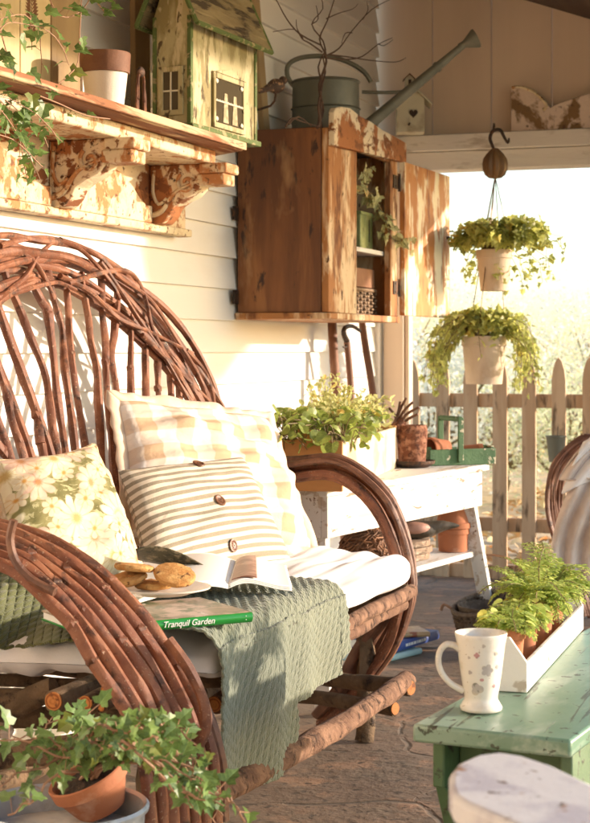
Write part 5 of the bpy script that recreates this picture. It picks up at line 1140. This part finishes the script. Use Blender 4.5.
# ------------------------------------------------------------------ knitted throw
def knit_h(s, v):   # cable pattern, s in metres across, v in metres down
    cw = .0215; c = s / cw; k = math.floor(c); x = c - k - .5
    rope = max(0, 1 - (abs(x) / .42) ** 2.2) ** .5; tw_ = math.sin((v / .0185 + (.5 if k % 2 else 0)) * 2 * math.pi + x * 5.0)
    return .0044 * rope * (.65 + .35 * tw_) + .0012 * math.sin(v * 1300) * (1 - rope)
def throw_flap(y0, y1, x0, X1, zt, hem, lean, m, name, sp, parent=None, uvs=6, nu=150, nv=260, fold=.012, seed=0, **kw):
    L1 = X1 - x0; mb = MB()
    def fn(a, b):
        hz = hem(a); L2 = zt - hz; R = .045; tot = L1 + L2; s = b * tot; Y = y0 + (y1 - y0) * a + lean * max(0, s - L1) / .3
        fo = fold * (math.sin(a * sp * math.pi + seed) * min(1, max(0, (s - L1 + .05) / .15)))
        if s < L1 - R: p = V3((x0 + s, Y, zt)); n_ = V3((0, 0, 1))
        elif s < L1 + R * .57: t = (s - L1 + R) / (R * 1.57) * math.pi / 2; p = V3((X1 - R + R * math.sin(t), Y, zt - R + R * math.cos(t))); n_ = V3((math.sin(t), 0, math.cos(t)))
        else: p = V3((X1, Y, zt - (s - L1) )); n_ = V3((1, 0, 0))
        q = p + n_ * (knit_h(Y + .30 * max(0, s - L1) + .012 * math.sin(s * 14), s) + fo + .006 * mnoise.noise(V3((Y * 9, s * 9, seed))))
        return q
    mb.grid(nu, nv, fn); return mb.build(name, m, parent, solid=.004, ang=180, **kw)
tw_t = thing('knitted_throw', 'sage green cable knit throw hanging over the settee front', 'throw', (.94, 3.0, .55))
throw_flap(2.84, 3.40, .66, .925, .512, lambda a: .335 - .03 * a + .045 * abs(2 * a - 1.1) ** 3 + (.03 if a > .93 else 0), -.01, 'knit', 'back_fold', 4.2, tw_t, seed=1, nu=230)
throw_flap(2.64, 3.06, .62, .948, .525, lambda a: .232 - .02 * a, .01, 'knit', 'front_fold', 3.0, tw_t, seed=2.4, nu=180, nv=300)
mb = MB(); 
def heap(a, b):
    x = -35 + a * (130 + 35 * b); y = 503 + 112 * a ** 1.2 * (1 - b) + b * (142 + 4 * math.sin(a * 7)); d = 3.2 - .24 * b + .03 * math.sin(a * 9 + b * 5) + .05 * mnoise.noise(V3((a * 3, b * 3, 4)))
    q = DD(x, y, d); return q + V3((.6, -.4, .5)) * knit_h(a * .38 + b * .08, b * .3) * 1.3
mb.grid(200, 170, heap); mb.build('olive_throw', 'knitdark', origin=DD(40, 580, 2.9), solid=.005, ang=180, label='olive green knit throw bunched behind the left settee arm', cat='throw')

# ------------------------------------------------------------------ things on the seat
ZB = .531
s0, s1_ = WZ(86, 637, ZB), WZ(252, 622, ZB); u_ = (s1_ - s0); Lb = u_.length; u_.normalize(); v_ = V3((-u_.y, u_.x, 0))
gb, f, sp = book('green_book', s0, u_, v_, Lb, .20, .0175, 'greenbook', 'green hardback gardening book on the knitted throw', cover='picbook')
M4 = basis(f(Lb * .60, -.0048, .0088), u_, (0, 0, 1), -v_); mesh_text('Tranquil Garden', .0145, M['page'], gb, M4, shear=.25)
M4 = basis(f(Lb * .955, -.0048, .0088), u_, (0, 0, 1), -v_); mesh_text('\u2022\n\u2022', .006, M['page'], gb, M4, 'spine_mark')
# open magazine over it
ZM = ZB + .019
mg = thing('open_magazine', 'open illustrated magazine lying under the plate of cookies', 'magazine', WZ(200, 590, ZM))
A1, A2, A3, A4 = WZ(112, 610, ZM), WZ(228, 590, ZM), WZ(236, 566, ZM), WZ(140, 560, ZM)
def page(c, lift, nm, m, k=0, th=.0025):
    mb = MB(); n = 24
    def fn(a, b): return (c[0] * (1 - a) + c[1] * a) * (1 - b) + (c[3] * (1 - a) + c[2] * a) * b + V3((0, 0, lift(a, b) + k * .003))
    mb.grid(n, n, fn); return mb.build(nm, m, mg, solid=th)
l1 = lambda a, b: .003 + .016 * math.sin(math.pi * a ** 1.6) * (a ** .4)
for k in range(3): page([A1, A2, A3, A4], l1, 'left_pages', 'page', k)
B2, B3 = WZ(292, 592, ZM - .012), WZ(286, 570, ZM - .01)
l2 = lambda a, b: .003 + .014 * math.sin(math.pi * (1 - a) ** 1.6) * (1 - a) ** .4
for k in range(3): page([A2, B2, B3, A3], l2, 'right_pages', 'page', k)
page([A2.lerp(A3, .1).lerp(B2, .04), A2.lerp(B2, .45), A3.lerp(B3, .4), A3.lerp(B3, .02)], lambda a, b: l2(a * .4, b), 'printed_picture', 'pagepic2', 3.4, .0006)
# flopped leaf of dark picture standing up behind the plate
mb = MB(); L0, L1_ = DD(138, 560, 3.38), DD(238, 579, 3.42)
mb.grid(20, 8, lambda a, b: L0.lerp(L1_, a) + V3((0, 0, .055 * b * math.sin(math.pi * min(1, .12 + a * .95)) ** .7 * (1 - a * .75))) - FW * .05 * b); mb.build('raised_page', 'pagepic', mg, solid=.0015)
# plate and cookies
pc_ = WZ(163, 594, ZM + .024); pr_ = .083
ptm = MB(); ptm.lathe([(.001, 0), (.045, 0), (.052, .003), (pr_, .011), (pr_ + .001, .0135), (pr_ - .003, .0135), (.05, .006), (.001, .004)], pc_, 48); ptm.build('plate', 'plate', origin=pc_, label='cream china plate on the open magazine under the cookies', cat='plate')
for i, (x, y, dz, rx, tl, lb) in enumerate(((128, 582, .020, .036, (-.12, -.25, 1), 'golden cookie leaning at the left of the plate'), (154, 588, .009, .034, (0, 0, 1), 'flat golden cookie lying lowest on the plate'), (134, 571, .040, .036, (.05, .12, 1), 'golden cookie on top at the back left of the pile'), (174, 578, .029, .037, (.32, -.34, 1), 'golden cookie tilted at the right of the pile'))):
    zz = pc_.z + dz; c = WZ(x, y, zz); mb = MB(); prf = [(.0005, 0), (rx * .85, 0), (rx * .97, .003), (rx, .006), (rx * .94, .010), (rx * .7, .0125), (.0005, .0135)]
    vs = []; n = 40; q_ = V3((0, 0, 1)).rotation_difference(V3(tl).normalized())
    for r_, z_ in prf:
        for k in range(n):
            a = 2 * math.pi * k / n; rr = r_ * (1 + .06 * mnoise.noise(V3((math.cos(a) * 2, math.sin(a) * 2, i * 5)))); vs.append(c + q_ @ V3((rr * math.cos(a), rr * math.sin(a), z_ + (.0022 * mnoise.noise(V3((rr * 90 * math.cos(a), rr * 90 * math.sin(a), i))) if z_ > .005 else 0))))
    mb.add(vs, [(a * n + k, a * n + (k + 1) % n, (a + 1) * n + (k + 1) % n, (a + 1) * n + k) for a in range(len(prf) - 1) for k in range(n)]); mb.build('cookie', 'cookie', origin=c, label=lb, cat='cookie', group='cookies on the plate')

# ------------------------------------------------------------------ green coffee table
TT = .47
A0, B0 = WZ(412, 724, TT), WZ(571, 740, TT); fx = (B0 - A0); W0 = fx.length; fx.normalize(); fy = V3((-fx.y, fx.x, 0))
def gf(u, v, z): return A0 + fx * u + fy * v + V3((0, 0, z))
ct = thing('green_table', 'low worn green painted bench table in the right foreground', 'table', gf(W0 / 2, .5, -TT))
def gbox(u0, u1, v0, v1, z0, z1, nm, m, bv=.003): m_ = MB(); m_.hexa([gf(u, v, z) for z in (z0, z1) for u, v in ((u0, v0), (u1, v0), (u1, v1), (u0, v1))]); return m_.build(nm, m, ct, bevel=bv)
LT = 1.15
gbox(0, W0, 0, LT, -.026, 0, 'top_board', 'tableg', .005)
gbox(.012, .030, .05, LT - .05, -.10, -.0265, 'side_apron', 'tablegd'); gbox(W0 - .030, W0 - .012, .05, LT - .05, -.10, -.0265, 'side_apron', 'tablegd')
for v0 in (.11, LT - .14):
    m_ = MB(); O = [(.031, -.027), (W0 - .031, -.027), (W0 - .031, -.19), (W0 - .02, -TT), (W0 - .08, -TT), (W0 - .085, -.36), (W0 / 2, -.30), (.085, -.36), (.08, -TT), (.02, -TT), (.031, -.19)]
    m_.prism([gf(u, v0, z) for u, z in O], fy * .024); m_.build('end_board', 'tablegd', ct, smooth=False, bevel=.003)
for u0 in (.0125, W0 - .0295):
    m_ = MB(); m_.prism([gf(u0, .109, -.101), gf(u0, .109, -.19), gf(u0, .07, -.12), gf(u0, .06, -.101)], fx * .017); m_.build('bracket', 'tablegd', ct, smooth=False, bevel=.002)
# mug
mc_ = WZ(481, 711, TT); mc_.z = TT + .001
mu = thing('floral_mug', 'tall cream footed mug printed with small grey flowers on the green table', 'mug', mc_)
MP = [(.001, .003), (.022, .003), (.027, 0), (.0305, .002), (.0312, .006), (.0275, .012), (.0245, .017), (.0245, .022), (.0270, .034), (.0300, .055), (.0325, .075), (.0350, .095), (.0375, .108), (.0385, .113), (.0378, .1145), (.0360, .1135), (.0335, .100), (.0300, .075), (.0240, .030), (.001, .024)]
mb = MB(); mb.lathe(MP, mc_, 56); mb.build('cup', 'mug', mu, ang=80)
mb = MB(); mb.lathe([(.001, .1012), (.0332, .1012), (.0332, .1)], mc_, 40); mb.build('tea', 'coffee', mu)
hd2 = (-RT * 1.0 - FW * .12).normalized(); mb = MB()
mb.tube([mc_ + hd2 * a + V3((0, 0, z)) for a, z in ((.030, .089), (.040, .096), (.052, .0975), (.061, .088), (.0635, .073), (.059, .057), (.048, .043), (.036, .0345), (.0265, .030))], [.0052, .0050, .0048, .0046, .0045, .0045, .0045, .005, .0055], n=12, smooth=4); mb.build('handle', 'mug', mu)
def mrad(z):
    for (r0, z0), (r1, z1) in zip(MP[5:14], MP[6:15]):
        if z0 <= z <= z1: return r0 + (r1 - r0) * (z - z0) / max(1e-6, z1 - z0)
    return .03
def decal(cx_, cz_, s, pet, m, seed):
    base_a = math.atan2(-FW.y, -FW.x); vs = [None]; n = 40; rr = random.Random(seed)
    def pt(dx, dz): z = cz_ + dz; r_ = mrad(z) + .0005; a = base_a + (cx_ + dx) / r_; return mc_ + V3((r_ * math.cos(a), r_ * math.sin(a), z))
    vs = [pt(0, 0)] + [pt(s * (.65 + .35 * abs(math.cos(pet * k / n * math.pi))) * math.cos(2 * math.pi * k / n), s * (.65 + .35 * abs(math.cos(pet * k / n * math.pi))) * math.sin(2 * math.pi * k / n)) for k in range(n)]
    m_ = MB(); m_.add(vs, [(0, k + 1, (k + 1) % n + 1) for k in range(n)]); m_.build('flower_print', m, mu)
for i, (x, z, s, p, m) in enumerate(((.006, .064, .0095, 5, 'mugspot'), (-.010, .086, .0045, 4, 'mugpink'), (-.009, .036, .010, 3, 'mugspot'), (-.020, .060, .0035, 3, 'mugspot'), (.018, .040, .003, 4, 'mugpink'), (.020, .088, .003, 3, 'mugspot'), (-.022, .082, .0025, 3, 'mugspot'), (.0, .100, .003, 3, 'mugspot'), (.023, .068, .0035, 4, 'mugspot'), (-.002, .050, .003, 2, 'mugpink'))): decal(x, z, s, p, m, i)
# white planter with peaked end
p0 = WZ(527, 693, TT + .001); p1 = WZ(592, 620, TT + .001); py_ = (p1 - p0); py_.normalize(); px_ = V3((py_.y, -py_.x, 0)); 
def pf(u, v, z): return p0 + px_ * u + py_ * v + V3((0, 0, z))
PWW, PL = .075, .62
wp = thing('white_planter', 'chipped white wooden planter with a peaked end on the green table', 'planter', pf(-PWW / 2, PL / 2, 0))
for v in (0, PL - .008):
    m_ = MB(); m_.prism([pf(-PWW, v, 0), pf(0, v, 0), pf(0, v, .046), pf(-PWW * .36, v, .084), pf(-PWW * .64, v, .084), pf(-PWW, v, .046)], py_ * .008); m_.build('peaked_end', 'boxwhite', wp, smooth=False, bevel=.0015)
for u in (-.007, -PWW):
    m_ = MB(); m_.hexa([pf(a, b, z) for z in (.0005, .046) for a, b in ((u, .0085), (u + .007, .0085), (u + .007, PL - .0085), (u, PL - .0085))]); m_.build('side_board', 'boxwhite', wp, bevel=.0015)
m_ = MB(); m_.hexa([pf(a, b, z) for z in (.0005, .005) for a, b in ((-PWW + .0075, .0085), (-.0075, .0085), (-.0075, PL - .0085), (-PWW + .0075, PL - .0085))]); m_.build('bottom', 'soil', wp)
rnd.seed(40)
fernplants = []
for i, (v, lb) in enumerate(((.060, 'nearest terracotta pot in the white planter, behind the mug'), (.185, 'second terracotta pot from the mug in the white planter'), (.34, 'third terracotta pot from the mug in the white planter'), (.47, 'farthest terracotta pot in the white planter, at the picture edge'))):
    c = pf(-PWW / 2 - .002, v, .0056); r_ = .0265 if i < 2 else .0285; h = .088 if i < 2 else .094
    tp_ = thing('terracotta_pot', lb, 'pot', c, 'fern pots in the white planter'); mb = MB(); mb.lathe(potprof(r_, h, .24, .004, .7), c, 30); mb.build('pot', 'pot', tp_); mb = MB(); mb.lathe([(.0005, h * .88), (r_ - .0045, h * .86)], c, 20); mb.build('soil', 'soil', tp_)
    top = c + V3((0, 0, h * .86)); ft = thing('fern', ('bright green fern growing in the nearest pot of the white planter', 'bright green fern growing in the second pot of the white planter', 'arching green fern growing in the third pot of the white planter', 'arching green fern growing in the farthest pot of the white planter')[i], 'fern', top, 'ferns in the white planter'); ms, ml = MB(), MB()
    for k in range((24, 26, 34, 36)[i]):
        a = rnd.uniform(0, 6.28); el = rnd.uniform(1.0, 2.6); L = rnd.uniform(.075, .125) if i < 2 else rnd.uniform(.13, .22); dr_ = V3((math.cos(a), math.sin(a), 0)).dot(px_); L *= .45 if dr_ > .5 else (.75 if dr_ > 0 else 1); L *= .6 if V3((math.cos(a), math.sin(a), 0)).dot(-RT) > .25 else 1
        frond(ml, ms, top + V3((math.cos(a), math.sin(a), 0)) * r_ * .4, V3((math.cos(a), math.sin(a), el)), L, .022 if i < 2 else .028, rnd.uniform(.9, 1.8))
    for k in range(30):
        a = rnd.uniform(0, 6.28); e = top + V3((math.cos(a) * r_ * 1.3, math.sin(a) * r_ * 1.3, rnd.uniform(.005, .03))); ml.leaf(e, V3((math.cos(a), math.sin(a), -.2)), V3((0, 0, 1)) + rv(.5), .016, 'round', .2)
    ms.build('stems', 'stem', ft); ml.build('fronds', 'fern', ft, smooth=False)
# ------------------------------------------------------------------ white chair arm in front
ZA = .62
ac = thing('white_armchair', 'arm of a chipped white wooden garden chair nearest the camera', 'chair', WZ(560, 800, ZA))
O = [WZ(x, y, ZA) for x, y in ((449, 786), (449, 773), (458, 762), (476, 754), (500, 751), (525, 755), (552, 764), (590, 782), (640, 812), (700, 850), (700, 960), (620, 900), (560, 850), (520, 826), (490, 813), (464, 802), (453, 795))]
mb = MB(); mb.prism(O, (0, 0, -.026)); mb.build('arm', 'armwhite', ac, bevel=.006, ang=30)
q = WZ(610, 830, ZA); mb = MB(); mb.box((q.x, q.y - .03, 0), (q.x + .03, q.y + .06, ZA - .027)); mb.build('front_leg', 'armwhite', ac, bevel=.003)
# ------------------------------------------------------------------ pail with tilted pot of ivy, bottom left
pc2 = WZ(63, 806, .35); rp = .118
pa_ = thing('galvanised_pail', 'round galvanised pail at the bottom left corner', 'pail', (pc2.x, pc2.y, 0)); c0 = V3((pc2.x, pc2.y, .002))
mb = MB(); mb.lathe([(.001, .02), (rp * .78, .02), (rp * .80, 0), (rp * .82, .004), (rp * .87, .12), (rp * .875 + .003, .125), (rp * .88, .13), (rp * .965, .30), (rp * .965 + .003, .305), (rp * .97, .31), (rp * .99, .34), (rp + .004, .343), (rp + .005, .348), (rp + .001, .352), (rp - .004, .348), (rp - .005, .33), (rp * .8, .03), (.001, .03)], c0, 64); mb.build('body', 'galv', pa_)
mb = MB(); mb.lathe([(.001, .312), (rp * .95, .312), (rp * .95, .308), (.001, .308)], c0, 48); mb.build('inner_lid', 'lid', pa_)
axp = (V3((0, 0, 1)) - RT * .42 - FW * .18).normalized(); pq = WZ(88, 797, .345)
tp2 = thing('tilted_clay_pot', 'terracotta pot tipped over in the galvanised pail', 'pot', pq); mb = MB(); mb.lathe([(.001, -.052), (.036, -.052), (.054, -.014), (.058, -.012), (.060, .006), (.0585, .008), (.054, .006), (.052, -.012), (.03, -.04), (.001, -.04)], pq + V3((0, 0, .028)), 40, axp); mb.build('pot', 'pot', tp2)
mb = MB(); mb.blob(pq + V3((0, 0, .028)) - axp * .006, (.051, .051, .010), 3, .25, V3((0, 0, 1)).rotation_difference(axp)); mb.build('soil', 'soil', tp2)
rnd.seed(50); iv = thing('foreground_ivy', 'leafy green ivy sprawling out of the tipped terracotta pot', 'ivy plant', pq); ms, ml = MB(), MB()
src = pq + V3((0, 0, .035))
def vt(pp, n, size, r=.0016):   # vine through picture points at given distances
    P_ = [src + rv(.01)] + [DD(x, y, d) for x, y, d in pp]; Q = []
    for i in range(len(P_) - 1):
        for m in range(4): Q.append(P_[i].lerp(P_[i + 1], m / 4) + rv(.004))
    Q.append(P_[-1]); ms.tube(Q, [r * 1.4 * (1 - .6 * i / len(Q)) for i in range(len(Q))], n=5, smooth=2)
    for k in range(n):
        t = (.18 + .82 * (k + rnd.random()) / n) * (len(Q) - 1.01); i = int(t); q_ = Q[i].lerp(Q[i + 1], t - i); o_ = rv() + V3((0, 0, .5)); o_.normalize(); s_ = size * rnd.uniform(.6, 1.2); a = q_ + o_ * s_ * .7
        ms.tube([q_, a], r * .4, n=3, smooth=0); ml.leaf(a, o_ * .6 + V3((0, 0, -.5)) + rv(.5), V3((.3, -.6, .7)) + rv(.6), s_, 'ivy', rnd.uniform(.05, .25))
for i in range(26):
    x1 = rnd.uniform(85, 172); y1 = rnd.uniform(722, 750); x2 = x1 + rnd.uniform(10, 50); y2 = y1 + rnd.uniform(-8, 32); d = rnd.uniform(2.12, 2.42)
    vt(((x1 - 10, y1, d), (x1 + 12, y1 + 5, d), (x2, y2, d - .03)), 11, .020)
for i in range(20):
    x1 = rnd.uniform(158, 192); y1 = rnd.uniform(745, 795); x2 = x1 + rnd.uniform(10, 42); y2 = y1 + rnd.uniform(0, 40); d = rnd.uniform(2.1, 2.3)
    vt(((125, 740, d), (x1, y1, d), (x2, y2, d - .02)), 10, .019)
for pp in (((60, 758, 2.3), (25, 772, 2.25), (-5, 790, 2.2)), ((70, 750, 2.3), (40, 735, 2.3), (12, 736, 2.3)), ((75, 745, 2.35), (48, 750, 2.3), (18, 758, 2.3)), ((60, 770, 2.15), (35, 800, 2.1), (8, 815, 2.1)), ((85, 735, 2.4), (60, 720, 2.4), (38, 730, 2.4)), ((70, 760, 2.25), (30, 745, 2.25), (-10, 735, 2.25)), ((95, 730, 2.3), (85, 742, 2.3)), ((88, 740, 2.3), (82, 722, 2.3), (90, 712, 2.3))): vt(pp, 8, .027)
vt(((175, 760, 2.2), (205, 792, 2.15), (230, 800, 2.15), (245, 822, 2.1)), 9, .026, .002)
for k in range(7): a = DD(88 + k * 4, 742 - (k % 3) * 8, 2.3); ms.tube([src + rv(.015), src.lerp(a, .5) + V3((0, 0, .012)), a], [.0035, .0028, .0018], n=6)
ms.build('stems', 'stemp', iv); ml.build('leaves', 'ivy', iv, smooth=False)
